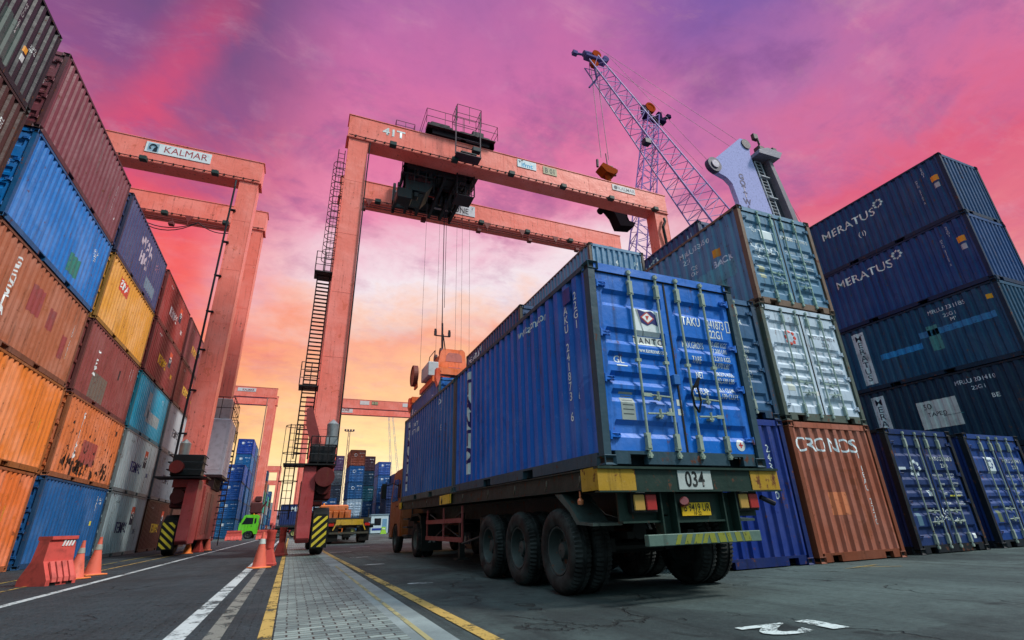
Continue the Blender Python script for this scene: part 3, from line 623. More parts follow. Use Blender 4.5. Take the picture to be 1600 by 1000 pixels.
# tall MERATUS stack
GM='navy containers in the tall stack at the right'
MC=[(20,54,84),(20,50,72),(14,68,100),(12,62,118),(16,62,110)]
ML=['dark container at the foot of the tall right stack, hidden by the front row','dark slate container with a white taped placard, low in the tall right stack','teal streaked container with vertical lettering on a white strip, in the tall right stack','navy MERATUS container second from the top of the tall right stack','topmost navy MERATUS container of the tall right stack']
for j in range(5):
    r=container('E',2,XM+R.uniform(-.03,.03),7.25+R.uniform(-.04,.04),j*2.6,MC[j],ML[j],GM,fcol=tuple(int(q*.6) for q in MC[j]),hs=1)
    if j>=3:
        T(r,'L',3.75 if j==4 else 3.8,1.72 if j==4 else 1.95,'MERATUS',.48,WH,.004,sx=1.12); cog(r,'L',2.42,1.95 if j==4 else 2.18,.2,WH)
        T(r,'L',1.05,1.45,vert('MRLU 231105 2'),.1,(205,205,215),line=.8); T(r,'L',.6,2.15,vert('22G1'),.13,(205,205,215),line=.8); patch(r,'L',.42,1.72,.24,.22,(232,150,50),'sticker'); patch(r,'L',.42,1.42,.18,.2,(180,180,190),'sticker')
        if j==4: T(r,'L',3.3,1.05,'(1)',.28,WH,.01)
    if j in (1,2):
        patch(r,'L',4.75,1.3,.5,2.1,(206,214,218),'lettering_strip','decal'); T(r,'L',4.75,1.3,vert('MERATUS'),.32,(24,34,60),.008,line=.85,m='decal_clean')
        T(r,'L',1.6,2.2,'MRLU 231185' if j==2 else 'MRLU 201410',.2,(205,210,220),.006); T(r,'L',1.55,1.95,'22G1',.18,(205,210,220)); 
    if j==2: 
        patch(r,'L',1.5,1.5,2.3,.22,(50,120,170),'touch_up_patch','decal'); patch(r,'L',3.4,1.15,1.5,.22,(40,130,190),'touch_up_patch','decal'); patch(r,'L',2.2,1.3,.35,.9,(70,130,130),'touch_up_patch','decal'); patch(r,'L',.35,2.1,.16,.16,(220,160,40),'sticker'); T(r,'L',1.5,1.75,"M'",.18,WH)
    if j==1:
        patch(r,'L',2.9,1.35,1.25,.95,(196,202,200),'placard'); T(r,'L',3.2,1.62,'50',.28,(30,34,40),m='decal_clean'); T(r,'L',2.95,1.34,'TAPED',.2,(30,34,50),.012,m='decal_clean'); T(r,'L',1.2,1.6,'BE',.2,WH); patch(r,'L',2.5,1.25,.6,.02,(60,140,150),'smear')
# ================================================================== TRUCK LOAD
TX,TY,TZ=3.15,4.87,1.405; TILT=(rad(.8),0,0)
TL='containers carried by the near trailer'
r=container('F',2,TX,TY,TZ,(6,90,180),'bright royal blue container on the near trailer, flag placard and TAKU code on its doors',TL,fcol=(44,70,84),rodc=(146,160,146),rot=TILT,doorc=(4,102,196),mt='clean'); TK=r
patch(r,'F',.86,1.80,.40,.42,(222,230,234),'placard'); patch(r,'F',.86,1.57,.44,.12,(206,212,210),'placard',off=.004)
fl=[(-.14,.17),(-.02,.13),(.08,.16),(.15,.11),(.17,-.05),(.08,-.02),(0,-.06),(-.1,-.02)]
place_decal(poly_bm(fl),'F',.86,1.84,r,'flag_emblem',(22,34,104),'decal_clean',off=.006)
place_decal(poly_bm([(-.11,0),(0,.09),(.11,0),(0,-.09)]),'F',.87,1.89,r,'flag_emblem',(206,70,60),'decal_clean',off=.008)
place_decal(poly_bm([(-.085,0),(0,.068),(.085,0),(0,-.068)]),'F',.87,1.89,r,'flag_emblem',(235,235,235),'decal_clean',off=.010)
place_decal(poly_bm([(-.03,.02),(.03,.025),(.01,-.01),(-.01,-.045)]),'F',.87,1.895,r,'flag_emblem',(200,70,60),'decal_clean',off=.012)
place_decal(poly_bm([(-.165,.17),(-.14,.17),(-.06,-.2),(-.07,-.2)]),'F',.86,1.84,r,'flag_emblem',(150,156,160),'decal_clean',off=.006)
T(r,'F',.87,1.57,'TANTO',.115,(20,24,50),.012,m='decal_clean',ls=1.35).location=(0,-.003,0)
T(r,'F',.88,1.43,'www.tantonet.com',.085,WH,.012,sx=.72); T(r,'F',.38,1.28,'GL',.13,WH,.006); patch(r,'F',.4,1.2,.16,.015,WH,'underline')
patch(r,'F',.42,.70,.2,.34,(150,160,156),'data_plate'); 
for k in range(5): patch(r,'F',.42,.82-k*.055,.15,.012,(70,80,84),'engraved_line',off=.004)
T(r,'F',1.61,1.93,'TAKU',.18,WH,.015,sx=.66,ls=1.05); T(r,'F',2.04,1.93,'241873',.18,WH,.015,sx=.58); T(r,'F',2.03,1.78,'22G1',.17,WH,.015,sx=.66)
bb=bmesh.new(); scrib(bb,[(-.03,-.08),(.03,-.08),(.03,.08),(-.03,.08),(-.03,-.09)],.006); place_decal(bb,'F',2.265,1.93,r,'check_digit_box',WH,'decal_clean',flat_=True)
for k,(a,q) in enumerate((('MAX.GROSS','30,480 KGS\n67,200 LBS'),('TARE','2,210 KGS\n4,870 LBS'),('NET','28,270 KGS\n62,330 LBS'),('CU.CAP.','33.1 CU.M.\n1,170 CU.FT.'))):
    T(r,'F',1.61,1.60-k*.215,a,.13,WH,.012,sx=.52); T(r,'F',2.06,1.60-k*.215,q,.09,WH,.01,sx=.72)
place_decal(poly_bm([(.075*math.cos(a*.3927),.075*math.sin(a*.3927)) for a in range(16)]),'F',2.1,.28,r,'sticker',(214,220,222),'decal_clean'); patch(r,'F',2.1,.28,.07,.02,(200,60,60),'sticker',off=.005); patch(r,'F',2.1,.28,.02,.07,(200,60,60),'sticker',off=.005)
T(r,'F',2.0,.12,'401  6',.04,WH,flat_=True)
for x,z in ((1.06,.66),(1.2,.66),(1.2,.78)): patch(r,'F',x,z,.08,.08,(205,210,205),'sticker',flat_=True)
b=MB(); b.path([(1.42,-.02,1.0),(1.36,-.03,.9),(1.38,-.03,.74),(1.44,-.02,.66),(1.49,-.03,.8),(1.47,-.03,.98),(1.5,-.03,1.06)],.014,5).tube((1.42,-.03,.98),(1.5,-.05,1.1),.022,n=6); b.build('rope_tie','flat',r,(18,18,20),True)
b=MB(); b.box(1.12,1.22,-.02,.04,1.0,1.13,bev=.006); b.build('latch_plate','metal',r,(40,100,170))
T(r,'L',1.83,2.32,'www.tantonet.com',.2,WH,.012,sx=.66)
T(r,'L',.78,1.45,vert('TAKU 241873 6'),.16,WH,.008,line=.83); T(r,'L',.42,2.03,vert('22G1'),.16,WH,.008,line=.85); T(r,'L',.5,.95,'ic\n81',.11,WH,.01)
patch(r,'L',5.1,1.36,.36,2.12,(206,218,222),'lettering_strip','decal'); T(r,'L',5.1,1.36,vert('TANTO'),.42,(20,32,96),.04,line=.85,m='decal_clean',name='lettering').location=(-.003,0,0)
b=MB(); b.box(-.012,.0,.5,.7,2.2,2.42); b.build('vent_box','paint',r,(30,60,130))
r=container('F',2,TX+.02,TY+6.13,TZ+.085,(26,92,158),'faded blue container at the front of the near trailer, just behind the orange cab',TL,fcol=(66,84,84),rot=TILT); 
patch(r,'L',5.35,1.36,.3,2.12,(200,212,216),'lettering_strip','decal'); T(r,'L',5.35,1.36,vert('TANTO'),.42,(20,32,96),.04,line=.85,m='decal_clean').location=(-.003,0,0)
T(r,'L',4.3,2.1,'TANTO\nINTIM LINE',.2,WH,.01); T(r,'L',1.35,2.2,'DP 1\n16',.2,WH,.006); T(r,'L',1.25,1.6,'E',.2,WH)
# ------------------------------------------------------------------ wheels
def tyre_mesh(r=.5,w=.26,n=56):
    b=MB(); hw=w/2
    prof=[(-hw*.62,r*.56),(-hw*.86,r*.6),(-hw,r*.72),(-hw*.98,r*.86),(-hw*.84,r*.955),(-hw*.6,r*.99),(-hw*.2,r),(-hw*.18,r*.972),(hw*.18,r*.972),(hw*.2,r),(hw*.6,r*.99),(hw*.84,r*.955),(hw*.98,r*.86),(hw,r*.72),(hw*.86,r*.6),(hw*.62,r*.56)]
    b.lathe(prof,n*2); np_=len(prof); vs=b.b.verts; vs.ensure_lookup_table()
    for i in range(n*2):
        if i%2:
            for j in (4,5,10,11):
                v=vs[i*np_+j]; rr_=math.hypot(v.co.y,v.co.z); k=(rr_-.022)/rr_; v.co.y*=k; v.co.z*=k
    return mesh_of(b,'tyre','rubber',True)
def rim_mesh(r=.5,w=.26,deep=1):
    b=MB(); hw=w/2
    b.lathe([(-hw*.64,r*.575),(-hw*.8,r*.56),(-hw*.78,r*.53),(-hw*.4,r*.5),(.02*deep,r*.47),(.06*deep,r*.4),(.05*deep,r*.24),(.0,r*.2),(-.05,r*.17),(-.06,r*.02)],36)
    for k in range(8):
        a=k*math.pi/4; b.tube((.045*deep,r*.33*math.cos(a),r*.33*math.sin(a)),(.0,r*.33*math.cos(a),r*.33*math.sin(a)),.016,n=6)
    b.lathe([(hw*.64,r*.575),(hw*.3,r*.5),(hw*.2,.0)],36)
    return mesh_of(b,'rim','metal',True)
TYRE,RIM=tyre_mesh(),rim_mesh(); TYRE2,RIM2=tyre_mesh(.48,.24,40),rim_mesh(.48,.24,.2)
def wheel(parent,x,y,z=.5,face=-1,tm=TYRE,rm=RIM,s=1,rc=(52,60,60),lab=None):
    w=bpy.data.objects.new('wheel',None); COL.objects.link(w); w.parent=parent; w.location=(x,y,z); w.scale=(s,s,s)
    if face>0: w.rotation_euler=(0,0,math.pi)
    part(tm,'tyre',w,(60,60,60)); part(rm,'rim',w,rc); return w
# ------------------------------------------------------------------ trailer
GRN=(30,50,44)
r=thing('flatbed_trailer','dark green trailer under the two blue containers, number 034 on its tail','trailer',(0,0,0)); TR=r
def tz(y): return 1.17+(y-4.9)*.014
def slope_box(b,x0,x1,y0,y1,za,zb):
    s=.014; P=[(x,y,z+(y-4.9)*s) for z in (za,zb) for y in (y0,y1) for x in (x0,x1)]
    vs=[b.b.verts.new(p) for p in P]
    for q in ((0,2,3,1),(4,5,7,6),(0,1,5,4),(2,6,7,3),(0,4,6,2),(1,3,7,5)): b.b.faces.new([vs[i] for i in q])
b=MB()
for x0,x1,o in ((3.13,3.23,1),(5.52,5.62,-1)):
    slope_box(b,x0,x1,4.86,17.0,1.385,1.40); slope_box(b,x0,x1,4.86,17.0,1.17,1.185)
    slope_box(b,x0+.04,x1-.04,4.9,17.0,1.185,1.385)
for k in range(15): slope_box(b,3.19,5.56,5.2+k*.83,5.28+k*.83,1.19,1.36)
for x in (3.85,4.75):
    slope_box(b,x,x+.12,4.95,17.0,.86,.88); slope_box(b,x,x+.12,4.95,17.0,1.15,1.185); slope_box(b,x+.05,x+.07,4.95,17.0,.88,1.15)
b.build('chassis_frame','frame',r,(36,50,47))
b=MB(); b.box(3.0,5.62,4.80,4.86,1.13,1.36).box(2.98,5.64,4.765,4.86,1.36,1.385).box(2.98,5.64,4.765,4.86,1.115,1.13); b.build('tail_beam','metal',r,GRN)
b=MB(); b.box(2.985,3.47,4.79,4.8,1.133,1.358); b.box(2.985,3.0,4.8,5.15,1.14,1.38).box(3.0,3.13,4.86,5.15,1.37,1.383); b.build('yellow_corner_plate','rusty',r,(166,128,32))
b=MB(); b.box(5.18,5.64,4.79,4.8,1.133,1.358); b.build('yellow_corner_plate','rusty',r,(166,128,32))
b=MB(); b.box(4.06,4.55,4.788,4.8,1.14,1.352); NP=b.build('number_placard','flat',r,(176,184,182))
def wtext(s,size,x,y,z,parent,color,bold=.01,sx=1,face='F',name='lettering',m='decal_clean',ls=1,line=1,tilt=0):
    b=text_bm(s,size,bold,ls,line,sx)
    if tilt: b.transform(Matrix.Rotation(rad(tilt),4,'Z'))
    mt={'F':Matrix(((1,0,0,x),(0,0,-1,y),(0,1,0,z),(0,0,0,1))),'L':Matrix(((0,0,-1,x),(-1,0,0,y),(0,1,0,z),(0,0,0,1))),'R':Matrix(((0,0,1,x),(1,0,0,y),(0,1,0,z),(0,0,0,1)))}[face]
    b.transform(mt); me=bpy.data.meshes.new(name); b.to_mesh(me); b.free(); me.materials.append(M[m]); o=bpy.data.objects.new(name,me); COL.objects.link(o); o.parent=parent; o.color=lin(color); return o
wtext('034',.24,4.3,4.785,1.245,NP,(20,22,24),.015,.8)
b=MB()
for x0 in (3.80,4.71): b.box(x0,x0+.02,4.83,4.95,.64,1.115).box(x0+.2,x0+.22,4.83,4.95,.64,1.115).box(x0,x0+.22,4.95,4.97,.64,1.115)
b.box(4.02,4.71,4.9,4.93,.80,1.1).box(4.02,4.71,4.84,4.93,.79,.81)
b.box(3.30,3.80,4.93,4.96,.82,1.115).box(3.3,3.8,4.86,4.96,.80,.82).box(4.93,5.3,4.93,4.96,.84,1.115)
b.build('rear_bracket','metal',r,GRN)
b=MB(); b.box(3.52,5.12,4.75,4.83,.565,.68,bev=.006); BP=b.build('rear_bumper','metal',r,(84,106,98))
b=MB()
for k in range(9):
    x=3.86+k*.125; w=.06+.02*(k%3); b.prism([(x,.575),(x+w,.575),(x+w+.05*(1 if k<4 else -.4),.672),(x+.05*(1 if k<4 else -.4),.672)],'y',4.747,4.75)
b.build('hazard_stripe','decal',BP,(128,132,52))
for x,s in ((3.42,1),(4.94,1)):
    h=MB().box(x,x+.34,4.84,4.93,.90,1.12,bev=.01).build('tail_light_housing','flat',r,(26,28,30))
    MB().box(x+.02,x+.16,4.815,4.84,.925,1.09,bev=.008).build('indicator_light','lens',h,(176,138,70))
    MB().box(x+.18,x+.32,4.815,4.84,.925,1.09,bev=.008).build('tail_light','lens',h,(160,48,46))
    MB().box(x+.06,x+.16,4.80,4.85,1.11,1.125).build('marker_light','lens',h,(220,220,220))
b=MB(); b.box(4.12,4.54,4.875,4.885,.86,1.0); b.b.verts.ensure_lookup_table(); PL=b.build('licence_plate','flat',r,(222,180,40)); wtext('B 9419 UR',.12,4.34,4.872,.945,PL,(30,26,20),.008,.72); wtext('10 22',.05,4.34,4.872,.885,PL,(30,26,20))
b=MB(); b.tube((4.14,4.86,.99),(4.12,4.80,1.0),.045,.03,n=10).tube((4.12,4.81,1.0),(4.09,4.78,1.02),.05,.05,n=10); b.build('marker_lamp','lens',r,(130,50,50),True)
b=MB(); b.tube((3.16,5.5,1.17),(3.16,5.5,1.1),.012).lathe([(-.05,.0),(-.04,.035),(.0,.04),(.03,.02),(.04,0)],12,'z',(3.16,5.5,1.06)); b.build('side_marker_lamp','lens',r,(200,120,80),True)
b=MB(); b.tube((5.34,4.85,1.05),(5.5,4.8,.97),.03,n=8); b.build('hose_end','flat',r,(24,26,40))
for y in (5.4,6.3,7.4,8.6,10.1,11.7,13.2,14.9,16.2):
    b=MB(); z=tz(y); b.path([(3.115,y,z+.16),(3.10,y-.02,z+.09),(3.10,y+.02,z+.03),(3.115,y+.03,z+.07)],.011,5); b.build('lashing_hook','metal',r,(70,66,56))
b=MB(); z=tz(11.3); b.box(3.11,3.13,11.0,11.9,z+.02,z+.21); b.build('yellow_side_plate','rusty',r,(214,170,40))
b=MB(); z=tz(16.7); b.box(3.11,3.13,16.6,16.95,z+.02,z+.21); b.build('yellow_side_plate','rusty',r,(214,170,40))
for x,xi in ((3.15,1),(5.6,-1)):
    b=MB()
    b.prism([(5.95,1.16),(6.15,1.17),(5.78,.95),(5.62,.80),(5.25,.78),(5.25,.81),(5.55,.83),(5.72,.99)],'x',x if xi>0 else x-.4,x+.4 if xi>0 else x)
    b.build('mudguard','metal',r,(62,78,76))
for k,y in enumerate((6.18,7.47,8.77)):
    for x,f in ((3.27,-1),(3.56,-1),(5.2,1),(5.49,1)): wheel(r,x,y,.5,f)
    b=MB(); b.tube((3.4,y,.5),(5.35,y,.5),.07,n=10); b.build('axle','flat',r,(30,32,32))
    b=MB(); b.box(3.86,3.96,y-.55,y+.55,.62,.7).box(4.8,4.9,y-.55,y+.55,.62,.7).box(3.84,3.98,y-.08,y+.08,.45,.9).box(4.78,4.92,y-.08,y+.08,.45,.9).tube((4.3,y-.2,.7),(4.3,y+.3,.7),.11,n=12); b.build('suspension','flat',r,(34,36,36))
b=MB()
for z in (.52,.88): b.box(3.14,3.17,10.25,13.3,z,z+.09)
for y in (10.28,11.7,13.25): b.box(3.15,3.18,y-.02,y+.03,.52,1.2)
b.build('side_guard','metal',r,(128,54,52))
b=MB(); b.tube((3.16,10.25,.5),(3.3,9.6,.62),.02).tube((3.2,10.4,1.1),(3.3,12.9,.6),.014).tube((3.2,13.1,1.1),(3.3,10.9,.6),.014)
b.build('stay_rod','metal',r,(50,56,54))
for x in (3.7,4.9): MB().box(x,x+.12,12.2,12.32,.12,1.1).box(x-.08,x+.2,12.1,12.42,.1,.13).build('landing_leg','metal',r,(50,56,54))
b=MB(); b.box(3.5,4.2,9.7,10.2,.55,1.0,bev=.03).lathe([(-.5,0),(-.5,.16),(.5,.16),(.5,0)],16,'x',(4.6,10.7,.75)); b.build('air_tank','flat',r,(44,46,46))
b=MB(); b.path([(3.35,4.98,1.05),(3.45,5.0,.86),(3.62,4.98,.8),(3.75,4.97,.82),(3.82,4.97,.95)],.01,5).path([(3.2,5.3,1.05),(3.3,5.2,.9),(3.55,5.0,.8)],.007,5); b.build('hanging_cable','flat',r,(20,20,20))
# ------------------------------------------------------------------ tractor in front of the trailer
def tractor(name,label,x,y,rz,cabc,load=None,group=None,s=1):
    """local: x across -1.2..1.2, y forward (front at y=+5.9), rear at 0"""
    r=thing(name,label,'truck',(x,y,0),rz,group)
    b=MB()
    for q in (-.45,.38): b.box(q,q+.08,.0,5.4,.62,.86)
    for k in range(6): b.box(-.45,.45,.2+k,.3+k,.66,.82)
    b.box(-.55,.55,.3,1.6,.88,.98); b.build('chassis','flat',r,(38,40,40))
    C=[(3.75,.55),(3.75,2.72),(3.95,2.82),(5.25,2.82),(5.45,2.7),(5.78,1.85),(5.9,1.7),(5.92,.5),(5.35,.5),(5.2,.85),(4.9,1.02),(4.55,1.02),(4.25,.85),(4.1,.55)]
    b=MB(); b.prism(C,'x',-1.19,1.19); 
    es=[e for e in b.b.edges if abs(e.verts[0].co.x-e.verts[1].co.x)<.01 and e.verts[0].co.z>1.0]
    bmesh.ops.bevel(b.b,geom=es,offset=.06,segments=2,affect='EDGES'); cab=b.build('cab','metal',r,cabc,True)
    for sx in (-1,1):
        x_=1.192*sx
        b=MB(); b.prism([(4.35,1.72),(4.35,2.45),(5.2,2.5),(5.62,1.72)],'x',*sorted((x_,x_+.012*sx))); b.build('side_window','glass',cab)
        b=MB(); b.prism([(4.0,1.8),(4.0,2.4),(4.2,2.4),(4.2,1.8)],'x',*sorted((x_,x_+.012*sx))); b.build('side_window','glass',cab)
        b=MB(); b.box(*sorted((x_,x_+.03*sx)),4.4,4.55,1.5,1.54); b.build('door_handle','flat',cab,(30,30,30))
        b=MB(); b.tube((1.19*sx,5.55,2.4),(1.5*sx,5.7,2.3),.02).box(*sorted((1.42*sx,1.6*sx)),5.66,5.72,1.85,2.4,bev=.02); b.build('wing_mirror','flat',cab,(28,30,30))
        b=MB(); b.box(*sorted((.75*sx,1.1*sx)),5.9,5.95,.75,.95,bev=.01); b.build('headlight','lens',cab,(220,224,220))
        wheel(r,1.06*sx,4.75,.48,sx,TYRE2,RIM2,rc=(60,64,62)); 
        for q in (1.08,.8): wheel(r,q*sx,1.3,.48,sx,TYRE2,RIM2,rc=(90,94,90))
        b=MB(); b.path([(1.2*sx,.5,.78),(1.2*sx,.62,1.05),(1.2*sx,.9,1.14),(1.2*sx,1.7,1.14),(1.2*sx,2.0,1.02)],.02).prism([(.42,.8),(.55,1.08),(.88,1.17),(1.72,1.17),(2.02,1.0),(2.04,1.03),(1.74,1.2),(.86,1.2),(.52,1.11),(.38,.8)],'x',*sorted((.62*sx,1.22*sx))); b.build('mudguard','flat',r,(40,42,42))
        b=MB(); b.box(*sorted((.62*sx,1.22*sx)),.3,.33,.2,.86); fl_=b.build('mud_flap','flat',r,(34,36,36))
        if sx<0:
            # three rhombus emblem
            bb=[]; 
            for a in (90,210,330):
                c_,s_=math.cos(rad(a)),math.sin(rad(a)); px,pz=-s_,c_
                bb.append([(0,0),(c_*.06+px*.035,s_*.06+pz*.035),(c_*.12,s_*.12),(c_*.06-px*.035,s_*.06-pz*.035)])
            e=poly_bm(*bb); e.transform(Matrix(((1,0,0,-.92),(0,0,-1,.296),(0,1,0,.47),(0,0,0,1)))); me=bpy.data.meshes.new('emblem'); e.to_mesh(me); e.free(); me.materials.append(M['decal_clean']); o=bpy.data.objects.new('emblem',me); COL.objects.link(o); o.parent=fl_; o.color=lin((150,154,156))
        b=MB()
        for z in (.55,.8,1.05): b.box(*sorted((.95*sx,1.2*sx)),2.5,3.2,z,z+.05)
        b.box(*sorted((.9*sx,1.0*sx)),2.4,3.3,.5,1.1); st=b.build('fuel_tank_steps','metal',r,(190,150,50) if cabc[0]>150 else (60,60,60))
    b=MB(); b.prism([(5.3,2.72),(5.48,2.62),(5.8,1.86),(5.72,1.83),(5.4,2.6)],'x',-1.0,1.0); 
    b.build('windscreen','glass',cab)
    b=MB(); b.box(-.7,.7,3.73,3.75,1.9,2.4); b.build('rear_window','glass',cab)
    b=MB(); b.box(-1.2,1.2,5.85,6.0,.42,.66,bev=.02); b.build('front_bumper','metal',cab,(200,200,196))
    b=MB(); b.lathe([(0,.075),(.06,.075),(.13,.06),(.16,.0)],14,'z',(-.85,4.4,2.83)); b.build('beacon','lens',cab,(236,140,30),True)
    b=MB(); b.path([(-.8,3.7,1.0),(-.8,3.6,2.2)],.03).path([(.8,3.7,1.0),(.8,3.6,2.2)],.03).path([(-.8,3.6,2.2),(.8,3.6,2.2)],.03).path([(-.8,3.6,1.6),(.8,3.6,1.6)],.025).tube((.95,3.4,.8),(.95,3.4,2.5),.06); b.build('cab_rack','flat',r,(50,50,48))
    return r
tractor('truck_tractor','orange tractor unit coupled to the near trailer, beacon on its cab roof',4.66,14.75,0,(140,74,32))
# ================================================================== CONES AND BARRIERS
OR=(216,104,84)
def cone(x,y,h,label,group,band=(150,150,142),c=OR):
    r=thing('traffic_cone',label,'traffic cone',(x,y,0),R.uniform(0,1),group)
    b=MB(); w=h*.27; b.box(-w,w,-w,w,0,.035,bev=.012); b.build('base','plastic',r,(222,120,66))
    b=MB(); b.lathe([(.035,h*.22),(.05,h*.2),(h*.62,h*.092),(h*.8,h*.06),(h,h*.035),(h*1.0,.0)],24,'z'); b.build('cone_body','plastic',r,c,True)
    b=MB(); b.lathe([(h*.66,h*.0875),(h*.665,h*.092),(h*.80,h*.068),(h*.805,h*.06)],24,'z'); b.build('reflective_band','flat',r,band,True)
    return r
def post(x,y,h,label,group,rz=0):
    r=thing('traffic_bollard',label,'bollard',(x,y,0),rz,group)
    b=MB(); b.lathe([(0,h*.3),(.05,h*.3),(.08,h*.27),(h*.42,h*.15),(h*.5,h*.12),(h*.5,0)],4,'z'); b.build('base','plastic',r,(196,76,68))
    b=MB(); b.lathe([(h*.48,h*.115),(h*.9,h*.125),(h*.93,h*.14),(h,h*.14),(h,0)],20,'z'); b.build('post','plastic',r,(198,78,68),True)
    b=MB(); b.lathe([(h*.7,h*.12),(h*.7,h*.128),(h*.76,h*.13),(h*.76,h*.12)],20,'z'); b.build('band','flat',r,(170,70,60),True)
    return r
GC='traffic cones along the lane'
cone(-4.12,14.5,.76,'faded red cone standing right next to the large red barrier',GC); cone(-4.12,15.6,.82,'orange-footed cone just beyond the one touching the red barrier',GC)
cone(-.6,14.9,.82,'orange cone with a grey band in front of the two square-based bollards',GC,(190,196,190)); post(-.44,15.7,.86,'red bollard directly behind the grey-banded orange cone','red bollards on the lane',.6)
post(-.22,21.5,.95,'smaller red bollard beyond the nearest one, left of the striped wheel guard','red bollards on the lane',.5)
cone(-4.15,28.2,.82,'yellowish orange cone at the foot of the left crane',GC,c=(226,130,60)); post(-3.95,29.8,.9,'red bollard between two cones at the foot of the left crane','red bollards on the lane',.4); cone(-3.85,32,.85,'red cone farthest of those at the left crane',GC)
def barrier(x,y,rz,label,L=1.0,h=.86,stripes=True,s=1,group='red plastic barriers'):
    r=thing('plastic_barrier',label,'barrier',(x,y,0),rz,group)
    P=[(-.3,0),(-.3,.1),(-.13,.42),(-.11,.78),(-.15,.8),(-.15,h),(.15,h),(.15,.8),(.11,.78),(.13,.42),(.3,.1),(.3,0)]
    b=MB(); b.prism(P,'x',-L/2,L/2)
    for v in b.b.verts:
        if v.co.z>.5: v.co.x*=.9
    b2=b.build('barrier_body','plastic',r,(204,84,76))
    for k in (-.3,-.1,.1,.3):
      b=MB(); b.prism([(-.31,.06),(-.305,.12),(-.16,.4),(-.19,.42),(-.33,.14),(-.34,.06)],'x',k*L-.045,k*L+.045); b.prism([(.31,.06),(.305,.12),(.16,.4),(.19,.42),(.33,.14),(.34,.06)],'x',k*L-.045,k*L+.045); b.build('rib','plastic',r,(210,98,90))
    b=MB(); b.box(-L*.36,-L*.18,-.31,.31,0,.07).box(L*.18,L*.36,-.31,.31,0,.07)
    b.build('fork_slot','dark',r)  # solid dark boxes, painted shade in place of slot hollows
    if stripes:
        b=MB()
        for k in range(4): x0=L*.06+k*.065; b.prism([(x0-.05,.68),(x0-.015,.68),(x0+.02,.79),(x0-.015,.79)],'y',-.118,-.128)
        b.build('white_stripe','decal_clean',r,(225,228,226))
    return r
barrier(-4.2,13.3,rad(62),'large faded red plastic barrier with white chevrons beside the near cones, at the lower left',.62)
barrier(-5.6,66,0,'small red barrier in front of the green truck cab',1.6,1.0,False); barrier(-2.6,66,0,'small red barrier in front of the green truck bed, right of the other small one',1.6,1.0,False)
# ================================================================== GANTRY CRANES
SAL=(244,124,108); DRK=(34,40,42)
def rtg(ox,oy,sx,label,detail=1,name='gantry_crane',D=5.2,span=19.75,wB=1.0):
    r=thing(name,label,'gantry crane',(ox,oy,0),0,'rubber tyred gantry cranes')
    def bx(b,x0,x1,y0,y1,z0,z1,bev=0):
        a,c=sorted((sx*x0,sx*x1)); return b.box(a,c,y0,y1,z0,z1,bev)
    LW=.97
    for nm,y0 in (('front_beam',0),('rear_beam',D)):
        b=MB(); bx(b,-.05,span+.05,y0,y0+.9,19.12,20.5); bx(b,-.1,span+.1,y0-.03,y0+.93,20.5,20.54); bx(b,-.1,span+.1,y0-.03,y0+.93,19.08,19.12)
        for k in range(1,7): bx(b,k*2.8,k*2.8+.02,y0-.008,y0,19.13,20.49)
        m=b.build(nm,'crane',r,SAL)
        if detail:
            b=MB(); b.tube((0,y0-.06,19.2),(sx*span,y0-.06,19.2),.025,n=5)
            for k in range(40): bx(b,.3+k*.48,.36+k*.48,y0-.09,y0,19.16,19.24)
            b.build('cable_tray','flat',m,(30,26,26))
            for k in range(6):
                b=MB(); x=2.0+k*3.3; bx(b,x,x+.34,y0-.34,y0-.04,18.96,19.2,.02); bx(b,x+.12,x+.2,y0-.2,y0,19.15,19.3); b.build('flood_light','flat',m,(44,62,60))
            b=MB(); bx(b,span-1.2,span-.3,y0+.2,y0+.6,20.54,20.62); bx(b,.15,.6,y0+.2,y0+.6,20.54,20.7,.03); b.tube((sx*.4,y0+.4,20.6),(sx*.4,y0+.4,20.78),.1); b.build('beam_stop','metal',m,(120,50,46))
    if detail:
        b=MB()
        for y in (D-.25,D-.02): b.tube((sx*.6,y,18.72),(sx*span,y,18.72),.035,n=5)
        for k in range(8):
            x=1.4+k*2.5; b.prism([(sx*x,19.1),(sx*(x+.5),19.1),(sx*(x+.25),18.6)],'y',D-.3,D-.25).tube((sx*(x+.25),D-.3,18.7),(sx*(x+.25),D-.3,18.45),.02)
        b.build('festoon_rail','metal',r,(120,44,44))
        for k in range(5):
            b=MB(); x=1.2+k*3.6; bx(b,x,x+.3,D-.45,D-.15,18.22,18.44,.03); b.tube((sx*(x+.15),D-.3,18.4),(sx*(x+.15),D-.3,18.7),.02); b.build('hanging_lamp','flat',r,(110,50,54))
    for nm,x0,w in (('leg',0,LW),('leg',span-wB,wB)):
        for y0 in (.04,D+.04):
            b=MB(); zb=3.3
            a=sx*(x0+.04); c=sx*(x0+w); a,c=min(a,c),max(a,c)
            b.box(a,c,y0,y0+.82,zb,19.08); 
            if detail:
                for q in (a-.01,c-.02): b.box(q,q+.03,y0-.012,y0+.83,zb,19.08)
                for k in range(5): b.box(a,c,y0-.006,y0,4.5+k*3,4.515+k*3)
            b.build('leg','crane',r,SAL)
    for x0,w in ((0,LW),(span-wB,wB)):
        b=MB(); bx(b,x0+.06,x0+w-.04,-.3,D+1.2,2.7,3.3); bx(b,x0+.0,x0+w,-.1,D+1.0,3.3,3.34); b.build('sill_beam','crane',r,(188,78,70))
    b=MB()
    return r
